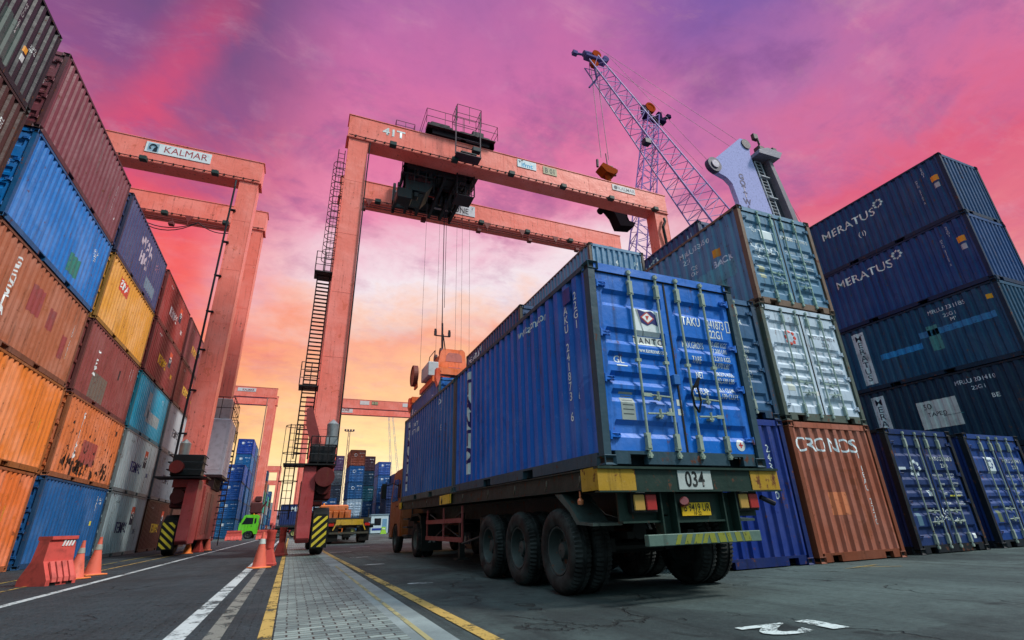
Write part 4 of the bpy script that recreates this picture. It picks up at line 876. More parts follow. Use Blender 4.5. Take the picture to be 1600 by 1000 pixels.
def bogie(r,sx,x0,y,front,detail=1,plate=True,c=(150,54,56)):
    """bogie under the sill; front=True: faces camera. wheel on the inner side"""
    s=1 if front else -1
    B=bpy.data.objects.new('bogie',None); COL.objects.link(B); B.parent=r; B.location=(sx*x0,y,0); B.scale=(sx if sx>0 else 1,1,1)
    m=-1 if sx<0 else 1
    def bx(b,xa,xb,ya,yb,za,zb,bev=0): a,q=sorted((m*xa,m*xb)); ya,yb=sorted((s*ya,s*yb)); return b.box(a,q,ya,yb,za,zb,bev)
    b=MB(); b.prism([(s*q,z) for q,z in ((-.7,1.0),(-.78,.55),(-.6,.42),(.9,.42),(1.1,.6),(1.1,2.2),(.8,3.0),(-.55,3.0),(-.62,2.4))],'x',*sorted((m*-.14,m*.3)))
    es=list(b.b.edges); bmesh.ops.bevel(b.b,geom=es,offset=.03,segments=1,affect='EDGES'); b.build('bogie_frame','crane',B,c)
    b=MB(); bx(b,.3,.9,.1,1.4,1.85,2.7,.05); b.lathe([(-.25,0),(-.25,.28),(.2,.3),(.22,0)],16,'y',(m*.6,s*-.05,2.3)); b.build('gearbox','crane',B,(84,32,32))
    w=bpy.data.objects.new('wheel',None); 
    for k,yy in enumerate((-.12,)):
        b=part(CW_T,'tyre',B,(50,50,50),(m*.62,s*.45,.72)); c_=part(CW_R,'rim',B,(110,40,40),(m*.62,s*.45,.72),)
        if m>0: c_.rotation_euler=(0,0,math.pi)
    b=MB(); P=[(1.35*math.cos(a)*.62-.0,1.35*math.sin(a)*.62) for a in [rad(q) for q in range(-5,186,12)]]
    ring=[(s*(.45+.86*math.cos(rad(q))),.74+.86*math.sin(rad(q))) for q in range(-8,190,9)]+[(s*(.45+.82*math.cos(rad(q))),.74+.82*math.sin(rad(q))) for q in range(189,-9,-9)]
    b.prism(ring,'x',*sorted((m*.38,m*.92))); b.build('fender','flat',B,(30,34,36))
    if plate:
        b=MB(); b.prism([(m*.36,.24),(m*.9,.24),(m*.9,1.26),(m*.82,1.34),(m*.44,1.34),(m*.36,1.26)],'y',s*-.52,s*-.46); p=b.build('wheel_guard','flat',B,(26,30,30))
        b=MB(); ya=s*-.523
        lo,hi=(.40,.86)
        for k in range(-1,6):
            z0=.0+k*.26; q=[(lo,z0),(hi,z0+.42),(hi,z0+.54),(lo,z0+.12)]
            # clip to plate height
            bb=bmesh.new(); f=bb.faces.new([bb.verts.new((m*a,0,z)) for a,z in q])
            for co_,no in (((0,0,.28),(0,0,-1)),((0,0,1.28),(0,0,1))): 
                bmesh.ops.bisect_plane(bb,geom=bb.verts[:]+bb.edges[:]+bb.faces[:],plane_co=co_,plane_no=no,clear_outer=True)
            for f in bb.faces: b.quad(*[(v.co.x,ya,v.co.z) for v in f.verts]) if len(f.verts)==4 else b.b.faces.new([b.b.verts.new((v.co.x,ya,v.co.z)) for v in f.verts])
            bb.free()
        b.build('chevron_stripe','decal_clean',p,(222,200,60))
    return B
CW_T=tyre_mesh(.72,.46,44); CW_R=rim_mesh(.72,.46,.5)
def hoops(b,x,y,z0,z1,r=.38,n=5,bars=4):
    for k in range(n):
        z=z0+(z1-z0)*k/(n-1); pts=[(x+r*math.cos(a*math.pi/6),y-r*math.sin(a*math.pi/6),z) for a in range(13)]; b.path(pts,.016,4)
    for k in range(bars):
        a=math.pi*k/(bars-1); b.tube((x+r*math.cos(a),y-r*math.sin(a),z0),(x+r*math.cos(a),y-r*math.sin(a),z1),.014,n=4)
# ---- crane 41T
C1=rtg(.33,21.0,1,'tall salmon gantry crane marked 41T straddling the truck, trolley hanging from its beams')
ox,oy=.33,21.0
bogie(C1,1,.0,-.3,True); bogie(C1,1,0,6.4,False,plate=False); bogie(C1,-1,19.6,-.3,True); bogie(C1,-1,19.6,6.4,False,plate=False)
def sign(r,x0,x1,y,z0,z1,color,name='sign_panel'):
    return MB().box(x0,x1,y-.02,y,z0,z1).build(name,'flat',r,color)
wtext('41T',.62,2.2,-.012,19.98,C1,WH,.03,1.15)
s_=sign(C1,9.25,10.45,-.01,20.18-.3,20.42,(220,230,235)); wtext('ifmt',.42,9.85,-.035,20.08,s_,(50,160,206),.02,1.1); b=MB(); b.path([(9.35,-.035,20.35),(9.4,-.035,20.2),(9.5,-.035,20.38),(9.62,-.035,20.36)],.018,4); b.build('logo','flat',s_,(30,40,60))
s_=sign(C1,10.9,11.8,-.01,19.85,20.38,(180,170,140)); wtext('B 01',.48,11.35,-.035,20.1,s_,(60,70,66),.02,.8)
s_=sign(C1,15.7,17.4,-.01,19.95,20.38,(216,212,214)); wtext('KALMAR',.34,16.75,-.035,20.16,s_,(150,140,150),.01,.95); b=MB(); b.lathe([(-.036,.0),(-.036,.14),(-.03,.14)],16,'y',(15.95,0,20.17)); b.build('logo','flat',s_,(70,70,84))
s_=sign(C1,3.0,8.4,5.19,19.5,20.3,(214,216,224)); wtext('KALMAR',.8,5.3,5.165,19.88,s_,(176,60,70),.002,.76); wtext('E-ONE',.62,7.25,5.165,19.8,s_,(40,42,60),.012,.78); wtext('2',.25,8.2,5.165,20.1,s_,(40,42,60)); 
b=MB(); b.path([(3.2+.22*math.cos(a*.5)+.1,5.165,19.9+.24*math.sin(a*.5)) for a in range(1,11)],.035,5); b.build('logo','flat',s_,(30,34,60))
# access ladder beside the leg
b=MB(); lx=-.27
for x in (lx-.3,lx+.22): b.bar((x,.55,3.4),(x,.55,11.6),.05)
for k in range(44): b.box(lx-.3,lx+.22,.50,.62,3.6+k*.185,3.63+k*.185)
b.build('step_ladder','metal',C1,(44,34,38))
b=MB()
for x in (lx-.1,lx+.2): b.tube((x,.55,11.6),(x,.55,18.6),.022,n=5)
for k in range(24): b.tube((lx-.1,.55,11.7+k*.29),(lx+.2,.55,11.7+k*.29),.014,n=4)
hoops(b,lx+.05,.5,12.2,17.6,.3,14,3); b.build('caged_ladder','metal',C1,(70,44,50))
for z in (6.2,11.4):
    b=MB(); b.box(lx-.45,lx+.35,.1,.95,z,z+.05)
    for x in (lx-.44,lx-.05,lx+.33): b.tube((x,.11,z),(x,.11,z+1.0),.02,n=5)
    for q in (.35,.68,1.0): b.tube((lx-.44,.11,z+q),(lx+.33,.11,z+q),.016,n=5).tube((lx-.44,.11,z+q),(lx-.44,.95,z+q),.016,n=5)
    b.build('landing','metal',C1,(46,36,40))
b=MB(); hoops(b,-.62,-.3,1.5,4.5,.32,4,3); 
for x in (-.78,-.46): b.tube((x,-.2,1.2),(x,-.2,4.6),.025,n=5)
for k in range(12): b.tube((-.78,-.2,1.4+k*.26),(-.46,-.2,1.4+k*.26),.014,n=4)
b.build('caged_ladder','metal',C1,(40,34,38))
b=MB(); b.box(-.85,.95,-1.0,.0,3.02,3.07); 
for z in (3.4,3.75,4.05): b.path([(.0,0,z),(.0,-.98,z),(.93,-.98,z),(.93,0,z)],.018,5)
for x in (0,.3,.62,.93): b.tube((x,-.98,3.07),(x,-.98,4.05),.02,n=5)
b.build('platform','flat',C1,(30,30,32))
b=MB(); b.box(-.0,.9,-.85,-.1,3.1,3.75,.05); b.build('drive_motor','flat',C1,(34,34,38))
b=MB(); b.lathe([(0,0),(0,.2),(.5,.22),(.6,.12),(.7,.0)],14,'z',(.72,-.5,4.1)); b.box(.5,.95,-.7,-.3,3.75,4.12,.03); b.build('gear_motor','steel',C1,(150,156,160),True)
b=MB(); b.lathe([(-.3,0),(-.3,.34),(.25,.34),(.3,.28),(.3,0)],18,'y',(.6,-.75,2.6)); b.build('cable_drum','crane',C1,(92,34,34),True)
b=MB(); b.prism([(.0,5.0),(.28,4.2),(.3,3.6),(.08,3.6),(-.25,4.6),(-.3,5.2),(-.1,5.3)],'y',-.3,-.12); b.build('bracket_plate','crane',C1,(130,58,58))
b=MB(); b.path([(1.06,.0,19.0),(1.03,-.04,17),(1.0,-.04,9),(.98,-.04,4.2)],.03,6); b.path([(19.35,-.1,18.6),(19.3,-.2,18.3),(19.1,-.15,17.9),(19.2,-.1,17.0),(19.2,-.1,13)],.09,6); b.build('power_cable','flat',C1,(24,28,32))
# trolley
t0=3.9
b=MB(); 
for y in (-.1,6.0): b.box(t0,t0+3.9,y,y+.3,20.62,20.92)
for x in (t0,t0+1.9,t0+3.6): b.box(x,x+.3,-.1,6.3,20.62,20.92)
b.box(t0,t0+3.9,-.35,6.4,20.92,20.96); TRO=b.build('trolley','metal',C1,(52,36,44))
b=MB()
for (x0,x1,y0,y1,z0,z1) in ((.05,1.5,.0,.6,.0,.5),(1.9,3.7,.0,.7,.0,.45),(.3,1.4,.3,1.4,.0,.9),(1.6,2.6,.2,1.6,.0,.6),(2.8,3.5,.5,1.3,.0,1.2),(.5,3.3,2.2,4.2,0,1.3),(1.0,2.2,4.6,5.8,0,.9)): b.box(t0+x0,t0+x1,y0,y1,20.96+z0,20.96+z1,.05)
b.tube((t0+.5,1.9,21.6),(t0+3.3,1.9,21.6),.4,n=14).tube((t0+1,4.4,21.5),(t0+3.3,4.4,21.5),.35,n=14); b.build('hoist_machinery','metal',TRO,(40,30,38))
b=MB()
def rail(b,x0,x1,y0,y1,z,h,rr_=.022,nx=4,ny=4):
    P=[(x0,y0),(x1,y0),(x1,y1),(x0,y1),(x0,y0)]
    for (ax,ay),(bx_,by_) in zip(P,P[1:]):
        for q in (h,h*.5): b.tube((ax,ay,z+q),(bx_,by_,z+q),rr_,n=4)
        n_=nx if abs(bx_-ax)>abs(by_-ay) else ny
        for k in range(n_+1): b.tube((ax+(bx_-ax)*k/n_,ay+(by_-ay)*k/n_,z),(ax+(bx_-ax)*k/n_,ay+(by_-ay)*k/n_,z+h),rr_,n=4)
rail(b,t0-.1,t0+4,-.4,6.4,20.96,1.0,.016); rail(b,t0+1.5,t0+2.9,-.75,.2,21.3,1.2,.016,2,2); 
for x in (t0+1.5,t0+2.9): b.bar((x,-.55,19.2),(x,-.55,22.5),.06)
for z in (19.2,19.75,20.3): b.tube((t0+1.5,-.55,z),(t0+2.9,-.55,z),.03,n=5)
b.box(t0+1.5,t0+2.9,-.75,-.1,19.15,19.2); rail(b,t0-1.6,t0-.6,.2,.9,20.54,.6,.016,2,1)
b.build('railing','metal',TRO,(72,52,64))
b=MB(); b.box(t0+1.75,t0+2.65,-.72,-.6,19.3,19.36).box(t0+2.4,t0+2.85,-.8,-.5,19.5,19.8,.03); b.build('flood_light','flat',TRO,(44,56,60))
b=MB(); z0=18.5
for y in (1.1,2.0,3.0,4.0,4.9): b.box(3.0,6.7,y,y+.16,z0+.4,z0+.8)
for x in (3.0,3.7,4.4,5.2,5.9,6.55): b.box(x,x+.16,1.1,5.0,z0+.1,z0+.4)
for x,y,w,d_ in ((3.2,1.3,1.2,1.1),(4.9,1.4,1.4,.9),(3.5,3.2,.9,1.2),(5.4,3.0,1.1,1.2),(4.4,4.0,.9,.8)): b.box(x,x+w,y,y+d_,z0+.42,z0+1.0,.04)
for x in (3.0,6.55):
    for y in (1.1,4.9): b.box(x,x+.16,y,y+.16,z0,20.62)
for x in (4.1,4.4,5.5,5.8): b.lathe([(-.05,.36),(.05,.36)],18,'x',(x,3.0,z0+.2)); b.tube((x-.05,3.0,z0+.2),(x+.05,3.0,z0+.2),.34,n=16)
b.build('trolley_underframe','metal',TRO,(38,42,48))
b=MB(); b.prism([(3.2,17.70),(4.3,17.70),(4.65,18.20),(4.65,19.50),(3.1,19.50)],'y',1.3,3.0); CABN=b.build('operator_cabin','metal',TRO,(42,50,54))
b=MB(); b.box(3.3,4.5,1.27,1.3,18.30,19.30).box(3.06,3.1,1.45,2.9,18.00,19.30).box(3.3,4.2,1.5,2.8,17.67,17.69); b.build('cabin_glass','glass',CABN)
b=MB(); rail(b,2.95,4.8,.9,1.3,17.90,1.0,.02,3,1); b.box(2.75,3.55,1.2,1.9,17.00,17.65,.04).box(3.65,3.9,1.3,1.7,17.30,17.60,.03).tube((4.7,1.2,17.70),(4.7,1.2,19.50),.03); b.tube((2.9,1.2,17.80),(2.95,1.2,20.00),.03,n=5).tube((2.8,1.2,17.70),(3.2,2.2,19.70),.03,n=5); b.build('cabin_bracket','metal',CABN,(36,40,44))
b=MB(); rail(b,5.9,6.9,.8,1.8,17.70,1.3,.022,2,2)
for x in (5.9,6.9): b.bar((x,.8,17.70),(x,.8,19.40),.06)
for k in range(5): b.tube((5.9,.8,17.80+k*.33),(6.9,.8,17.80+k*.33),.015,n=4)
b.box(5.9,6.9,.8,1.8,17.66,17.70); b.build('hanging_platform','metal',TRO,(48,40,48))
# hoist ropes and spreader (hang from the trolley)
SX=5.25; SY=20.75
hc=container('F',2,SX,SY,4.35,(42,96,160),'blue container hanging from the orange spreader behind the near trailer','containers lifted by a crane',fcol=(60,84,96),doorc=(36,110,190))
T(hc,'L',4.9,1.9,'TANTO\nINTIM',.2,WH,.006); patch(hc,'L',5.5,1.3,.3,2.0,(200,210,212),'lettering_strip','decal'); T(hc,'L',1.2,1.9,'2241\n8',.2,WH)
r=thing('container_spreader','orange container spreader with a round cable reel, gripping a hanging blue container','spreader',(SX,SY,6.96),0)
ORG=(240,112,50)
b=MB(); b.box(.7,1.75,.3,5.8,.18,.5).box(.0,2.44,-.02,.3,.1,.42).box(.0,2.44,5.76,6.08,.1,.42).box(.1,.3,1.6,4.4,.2,.45).box(2.1,2.3,1.6,4.4,.2,.45); b.build('spreader_beam','metal',r,ORG)
b=MB(); b.prism([(.45,.62),(2.0,.62),(1.96,1.2),(1.9,1.4),(1.84,1.95),(1.74,2.05),(.72,2.05),(.6,1.9),(.5,1.4),(.45,1.2)],'y',2.1,2.18); 
hb=b.build('head_block_plate','metal',r,ORG)
b=MB(); b.prism([(.85,1.4),(1.7,1.4),(1.66,1.75),(1.5,1.86),(1.0,1.86),(.88,1.72)],'y',2.09,2.096); b.build('plate_opening','flat',hb,(196,120,110))
b=MB(); b.box(.6,1.85,2.18,3.9,.5,1.85,.05); b.build('head_block','metal',r,(196,92,44))
b=MB(); b.box(1.0,1.6,2.085,2.1,.95,1.1); b.build('lettering','decal_clean',hb,(130,90,150))
for x in (.6,1.0,1.4,1.8): b=MB(); b.tube((x,2.07,.76),(x,2.095,.76),.05,n=10); b.build('bolt_hole','dark',hb)  # dark discs, hole shade put into the colour
for x in (.7,1.75):
    for y in (2.5,3.6):
        b=MB(); b.tube((x-.06,y,2.0),(x+.06,y,2.0),.2,n=18); b.build('sheave','metal',r,(70,46,50))
b=MB(); b.tube((-.45,3.6,.95),(-.3,3.6,.95),.5,n=28); b.lathe([(-.48,.48),(-.48,.54),(-.26,.54),(-.26,.48)],28,'x',(0,3.6,.95)); b.build('cable_reel','metal',r,(120,60,50))
b=MB(); b.prism([(3.3,.3),(3.9,.3),(3.7,.9),(3.5,.9)],'x',-.3,-.22); b.build('reel_bracket','metal',r,ORG)
b=MB(); b.box(-.1,.4,1.7,3.2,.5,1.2,.03); b.build('electrical_box','flat',r,(190,196,200))
b=MB(); b.path([(.2,2.1,.5),(.3,2.1,1.9),(.3,3.2,1.9),(.2,3.6,.6)],.02).path([(.25,2.1,1.2),(.25,3.4,1.2)],.016); b.build('railing','metal',r,(70,52,56))
for x in (-.05,2.49):
    for y in (.1,5.98):
        b=MB(); b.prism([(x-.08,.35),(x+.08,.35),(x+.1,-.1),(x+.0,-.45),(x-.1,-.1)],'y',y-.16,y+.16); b.build('flipper_arm','metal',r,(226,84,50))
b=MB(); b.tube((.8,2.6,2.0),(.76,2.6,3.6),.05).tube((1.0,2.7,2.0),(.82,2.6,3.0),.03).tube((.76,2.6,3.4),(.74,2.6,4.6),.02).path([(.4,2.6,2.9),(1.15,2.6,2.9)],.035).box(.35,.47,2.54,2.66,2.9,3.15).box(1.08,1.2,2.54,2.66,2.9,3.15).tube((.41,2.6,3.15),(.41,2.6,3.25),.06).tube((1.14,2.6,3.15),(1.14,2.6,3.25),.06); b.build('cable_mast','metal',r,(40,32,42))
for k,(x,y) in enumerate(((.7,2.5),(1.75,2.5),(.7,3.6),(1.75,3.6),(-.6,1.2),(2.6,3.8))):
    b=MB(); b.tube((x,y,2.2 if 0<x<2 else .4),(x,y,11.2),.008,n=4); b.build('hoist_rope','flat',r,(60,44,56))
b=MB(); b.tube((.74,2.6,4.5),(.7,2.6,11.2),.022,n=5); b.build('power_cable','flat',r,(50,36,46)); b=MB(); b.tube((.84,2.6,4.5),(.84,2.6,11.2),.014,n=5); b.build('power_cable','flat',r,(50,36,46))
# ---- left crane
C2=rtg(-4.0,26.6,-1,'salmon gantry crane beside the left stacks, KALMAR sign above, white box on its leg',span=19.75)
bogie(C2,-1,.0,-.3,True); bogie(C2,-1,0,6.4,False,plate=False); 
MX=3.6
s_=sign(C2,-5.6,-2.55,-.01,19.7,20.35,(222,226,230)); wtext('KALMAR',.58,-3.75,-.035,20.02,s_,(170,60,70),0,.92); MB().box(-5.5,-5.0,-.035,-.02,19.76,20.29).build('logo','flat',s_,(150,176,196))
b=MB(); b.path([(-5.25+.15*math.cos(a*.5),-.045,20.04+.17*math.sin(a*.5)) for a in range(0,9)],.035,5); b.prism([(-5.25,19.78),(-5.06,19.78),(-5.06,20.1),(-5.2,20.0)],'y',-.05,-.036); b.build('logo_mark','flat',s_,(24,34,50))
b=MB(); b.path([(-1.15,.0,19.0),(-1.12,-.1,18.5),(-1.12,-.1,16.5),(-1.1,-.1,4.0)],.05,8)
for k in range(7): b.box(-1.17,-.85,-.14,.04,5+k*2.0,5.05+k*2.0)
b.build('power_cable','flat',C2,(24,28,36))
b=MB()
for (x0,x1,sag) in ((-7.2,-3.6,.7),(-7.2,-3.6,.9),(-3.6,-1.2,.5)):
    b.path([(x0+(x1-x0)*k/10,4.9,18.72-sag*4*(k/10)*(1-k/10)) for k in range(11)],.03,5)
b.build('festoon_cable','flat',C2,(28,26,32))
b=MB(); b.box(-1.0,.55,2.3,4.7,3.45,6.2,.03); pb=b.build('power_box','flat',C2,(188,192,204))
b=MB(); b.box(.55,.562,2.5,3.45,3.7,6.0).box(.55,.562,3.55,4.5,3.7,6.0).box(-.85,.4,2.288,2.3,3.7,6.0); b.build('box_door','flat',pb,(200,202,214))
b=MB(); b.box(-1.0,.6,2.2,4.8,3.34,3.45); 
for k in range(6): b.box(.05,.3,2.3+k*.45,2.4+k*.45,2.8,3.4)
b.build('box_support','metal',C2,(50,36,40))
b=MB(); b.box(-.4,.35,3.0,4.2,6.2,7.4,.04); b.build('exhaust_box','flat',C2,(176,160,160))
b=MB(); rail(b,-1.1,.55,2.2,4.8,6.2,1.1,.02,3,4); rail(b,.25,.55,4.8,5.6,5.4,1.2,.02,1,2); b.build('railing','metal',C2,(60,44,50))
b=MB(); b.box(-1.5,.45,-1.2,.0,3.02,3.07)
for z in (3.35,3.65,3.95): b.path([(-1.1,0,z),(-1.1,-1.15,z),(.2,-1.15,z),(.2,0,z)],.022,5)
b.build('platform','flat',C2,(30,30,34))
b=MB(); b.box(-1.0,.15,-.95,-.1,3.1,4.0,.05); b.build('drive_motor','flat',C2,(34,38,40))
b=MB(); b.lathe([(0,0),(0,.2),(.5,.22),(.6,.12),(.7,.0)],14,'z',(-.7,-.6,4.0)); b.build('gear_motor','steel',C2,(170,174,170),True)
b=MB(); b.lathe([(-.3,0),(-.3,.26),(.25,.26),(.3,0)],16,'y',(-.75,-1.0,3.45)); b.build('cable_drum','crane',C2,(110,40,38),True)
b=MB(); b.box(-.55,.2,.9,5.6,.55,2.9,.03); sb=b.build('equipment_cabinet','crane',C2,(140,58,54))
b=MB()
for k in range(14): b.box(.2,.21,1.1,1.18,.7+k*.15,.76+k*.15)
b.box(.2,.215,1.5,2.6,.8,2.6).box(.2,.215,2.9,4.0,.8,2.6).box(-.5,.12,.885,.9,.7,2.6); b.build('panel_door','crane',sb,(112,46,44))
b=MB()
for q in (5.7,6.6,7.3): b.box(-.3,-.1,q,q+.14,.0,3.0).bar((-.2,q,3.0),(-.2,q+.6,.3),.06)
b.build('strut','metal',C2,(110,50,50))
b=MB(); 
for k in range(16): b.box(.0,.5,6.0+k*.0,6.5,.6+k*.3,.64+k*.3)
b.bar((.0,6.2,.2),(.0,6.2,6.2),.05).bar((.5,6.2,.2),(.5,6.2,6.2),.05); b.build('step_ladder','metal',C2,(40,34,40))
# ---- distant cranes
C3=rtg(-4.3,80,-1,'salmon gantry crane standing beyond the green truck',0); bogie(C3,-1,0,-.3,True,plate=False); bogie(C3,-1,0,6.4,False,plate=False); sign(C3,-5.2,-2.8,-.01,19.8,20.3,(214,210,214)); wtext('KALMAR',.4,-3.8,-.04,20.02,C3,(150,60,60),.02)
b=MB(); b.path([(-1.1,-.05,19),(-1.1,-.05,4)],.08); b.build('power_cable','flat',C3,(170,120,110))
b=MB(); b.box(-1,.4,-.9,.2,3.1,4.5,.1).box(-.6,.2,-.6,.6,4.6,5.3,.1).tube((.2,-.7,3.5),(.9,-.7,4.6),.12); b.build('drive_motor','metal',C3,(80,36,38))
C4=rtg(-.1,84,1,'salmon gantry crane in the distance, its long beam seen behind the leg of crane 41T',0); bogie(C4,1,0,-.3,True,plate=False); bogie(C4,1,0,6.4,False,plate=False)
s_=sign(C4,8.2,9.7,-.01,19.7,20.35,(216,200,200)); s_=sign(C4,10.1,11.1,-.01,19.75,20.35,(120,110,90)); wtext('B 02',.5,10.6,-.04,20.03,s_,(200,190,150),.02); s_=sign(C4,3.0,7.6,5.19,19.35,20.2,(214,206,206)); wtext('KALMAR E-ONE',.62,5.3,5.16,19.75,s_,(150,60,66),.02,.8)
s_=sign(C4,15.2,16.8,-.01,19.7,20.3,(214,206,206))
C5=rtg(-5.2,185,-1,'small faraway gantry crane over the distant stacks',0); C6=rtg(-6.0,240,-1,'smallest gantry crane, on the horizon',0)
for c_ in (C5,C6): bogie(c_,-1,0,-.3,True,plate=False)
# ================================================================== HARBOUR CRANES
LIL=(150,130,200)
def lattice(b,p0,p1,w0,w1,h0,h1,n,r=.09,up=Vector((0,0,1)),rd=.05):
    p0=Vector(p0);p1=Vector(p1); d_=(p1-p0).normalized(); s=d_.cross(Vector((0.2,1,0))).normalized(); u=d_.cross(s).normalized()
    def C(k,i): 
        f=k/n; w=w0+(w1-w0)*f; h=h0+(h1-h0)*f; c=p0+(p1-p0)*f; sx,sy=((-1,-1),(1,-1),(1,1),(-1,1))[i]; return c+s*sx*w/2+u*sy*h/2
    for i in range(4): b.tube(C(0,i),C(n,i),r,r*.8,n=5)
    for k in range(n):
        for i in range(4):
            j=(i+1)%4
            b.tube(C(k,i),C(k+1,j),rd,n=4) if k%2 else b.tube(C(k,j),C(k+1,i),rd,n=4)
            if k%2==0: b.tube(C(k,i),C(k,j),rd,n=4)
r=thing('harbour_crane','tall harbour crane with a pale lettered tower and a long lilac lattice boom reaching left','harbour crane',(0,30,0))
tip=Vector((22.3,0,43.6)); base=Vector((36.6,0,24.0))
b=MB(); lattice(b,base,tip,2.9,1.2,2.9,1.2,26,.085,rd=.035); b.build('boom','metal',r,LIL)
b=MB(); b.box(21.6,24.0,-.35,.35,43.9,44.25,.05).tube((21.5,0,44.4),(22.3,0,44.5),.32,n=12).tube((24.0,-.3,44.5),(24.0,.3,44.5),.36,n=12).tube((21.4,0,44.2),(20.5,0,44.0),.12).box(20.2,20.7,-.2,.2,43.8,44.2).path([(22.6,0,43.2),(22.7,0,41.4),(21.7,0,39.9)],.09).path([(22.7,0,41.6),(23.4,0,42.6)],.09); b.build('boom_head','matte',r,(96,88,140))
b=MB(); b.tube((23.0,-.2,44.8),(23.0,.2,44.8),.5,n=14); b.build('sheave','matte',r,(164,62,14)); b=MB(); b.tube((22.6,-.2,43.4),(22.6,.2,43.4),.45,n=12); b.build('sheave','matte',r,(164,62,14))
b=MB(); b.box(26.4,27.1,-1.3,-.7,33.6,34.2,.05); b.build('boom_light','flat',r,(50,44,70))
# tower
b=MB(); F_=-1.0
P=[(34.7,34.0),(34.9,32.9),(35.6,32.7),(36.3,32.5),(36.9,31.9),(37.2,30),(37.8,14),(43.0,14),(41.5,30),(40.6,36.6),(40.8,37.6),(40.6,38.3),(40.0,38.6),(39.6,38.5)]
b.prism(P,'y',F_,F_+.5); TW=b.build('tower','matte',r,(176,178,226))
for a,z in (('G',33.1),('O',32.3),('T',31.55),('T',30.8),('W',30.0),('A',29.2),('L',28.4),('D',27.6)): wtext(a,.95,38.4,F_-.02,z,TW,(70,60,104),.03)
b=MB(); b.tube((34.8,F_-.25,33.5),(34.8,F_+.25,33.5),.85,n=24); b.build('sheave','metal',r,(60,56,84))
b=MB(); b.tube((34.8,F_-.36,33.5),(34.8,F_-.3,33.5),.45,n=20); b.build('sheave_hub','metal',r,(170,160,180))
b=MB(); b.tube((40.3,F_-.12,37.9),(40.3,F_+.4,37.9),.62,n=20); b.build('sheave','metal',r,(50,44,62))
b=MB(); b.prism([(40.8,36.4),(41.55,30),(43.1,14),(46.6,14),(44.0,30),(43.0,36.2)],'y',F_+.3,F_+.6); b.build('tower_rear','metal',r,(60,62,72))
b=MB(); b.prism([(42.7,36.2),(43.2,36.2),(44.5,30),(47.2,14),(46.4,14),(43.8,30)],'y',F_-.4,F_+.5); b.build('tower_flange','metal',r,(120,112,124))
b=MB(); b.prism([(40.9,36.3),(43.9,36.4),(44.5,37.3),(42.4,37.4),(41.0,36.8)],'y',F_-.9,F_+.6); b.build('upper_platform','metal',r,(110,110,130))
b=MB(); b.box(42.8,44.4,F_-.2,F_+1.2,37.3,38.2,.1).box(42.4,43.2,F_,F_+.8,38.0,38.6,.1).tube((42.5,F_,38.6),(42.4,F_,39.4),.12).box(42.0,42.7,F_,F_+.4,39.3,40.1,.05).box(43.9,44.6,F_-.4,F_+.4,37.5,38.4,.1); b.build('winch','metal',r,(66,52,60))
b=MB()
for q in (41.15,42.0): b.bar((q,F_+.1,36),(q+.75,F_+.1,30),.09).bar((q+.75,F_+.1,30),(q+2.2,F_+.1,14),.09)
for k in range(38):
    z=36-k*.42; q=41.15+(36-z)*.125 if z>30 else 41.9+(30-z)*.09; b.tube((q,F_+.1,z),(q+.85,F_+.1,z),.035,n=4)
for k in range(3): z=34-k*2.6; q=41.2+(36-z)*.125; b.box(q,q+1.2,F_-.1,F_+.3,z,z+.1)
b.build('tower_ladder','metal',r,(170,176,186))
b=MB(); b.box(38,49,-2,4,11,14,.2).box(36,51,-4,6,3,4.5,.2)
for x in (37,49):
    for y in (-3,4): b.box(x,x+1,y,y+1,0,3)
b.tube((44,1,4.5),(44,1,11),2,n=20); b.build('undercarriage','metal',r,(120,120,140))
b=MB()
for dy_ in (-.5,.5): b.tube((23.2,dy_,45.2),(40.2,dy_,38.6),.018,n=4).tube((24,dy_,44.8),(35.0,dy_,34.3),.018,n=4)
b.tube((44.3,0,37.5),(49,0,26),.018,n=4).tube((22.2,0,43.4),(22.1,0,31.5),.03,n=4).tube((22.8,0,43.2),(22.9,0,31.5),.03,n=4).tube((22.6,.2,31),(22.5,.2,27),.06); b.build('rope','flat',r,(90,60,96))
h=thing('crane_hook','dark orange hook block hanging from the lilac boom above crane 41T','hook block',(22.6,30,0))
b=MB(); b.prism([(-.95,30.1),(-.7,30.5),(.8,30.1),(.75,29.8),(.3,29.5),(-.4,29.6)],'y',-.5,.5).tube((0,0,29.6),(.0,0,28.6),.25); b.build('hook_body','matte',h,(150,66,26))
b=MB(); b.tube((-1,0,30.3),(-.95,0,31.1),.12).tube((.8,0,29.8),(.85,0,30.6),.12).tube((.1,0,30.4),(.05,0,32.1),.05).box(-.5,.5,-.3,.3,30.3,30.6,.05); b.build('hook_pulley','metal',h,(50,36,44))
b=MB(); b.box(-.9,.3,-.6,.6,26.6,27.3,.1).prism([(-.6,26.7),(.6,26.6),(1.3,24.8),(1.9,24.7),(1.7,24.3),(.3,24.1),(-.1,25.2),(-.8,26.0)],'y',-.5,.5).box(-1.2,-.8,-.3,.3,25.8,27.2,.05).box(1.0,1.2,-.5,.5,24.8,26.2,.04).tube((-.9,-.6,25.9),(-.9,.6,25.9),.3,n=12); b.build('grab','matte',h,(26,18,26))
b=MB(); b.tube((0,0,28.6),(-.2,0,27.3),.06); b.build('chain','flat',h,(40,30,40))
r=thing('harbour_crane','steep lilac lattice mast with an orange sheave on top, behind crane 41T','harbour crane',(0,36,0))
b=MB(); lattice(b,(24.6,0,2),(34.6,0,46.2),2.8,1.4,2.8,1.4,34,.09,rd=.04); b.build('boom','metal',r,(140,110,190))
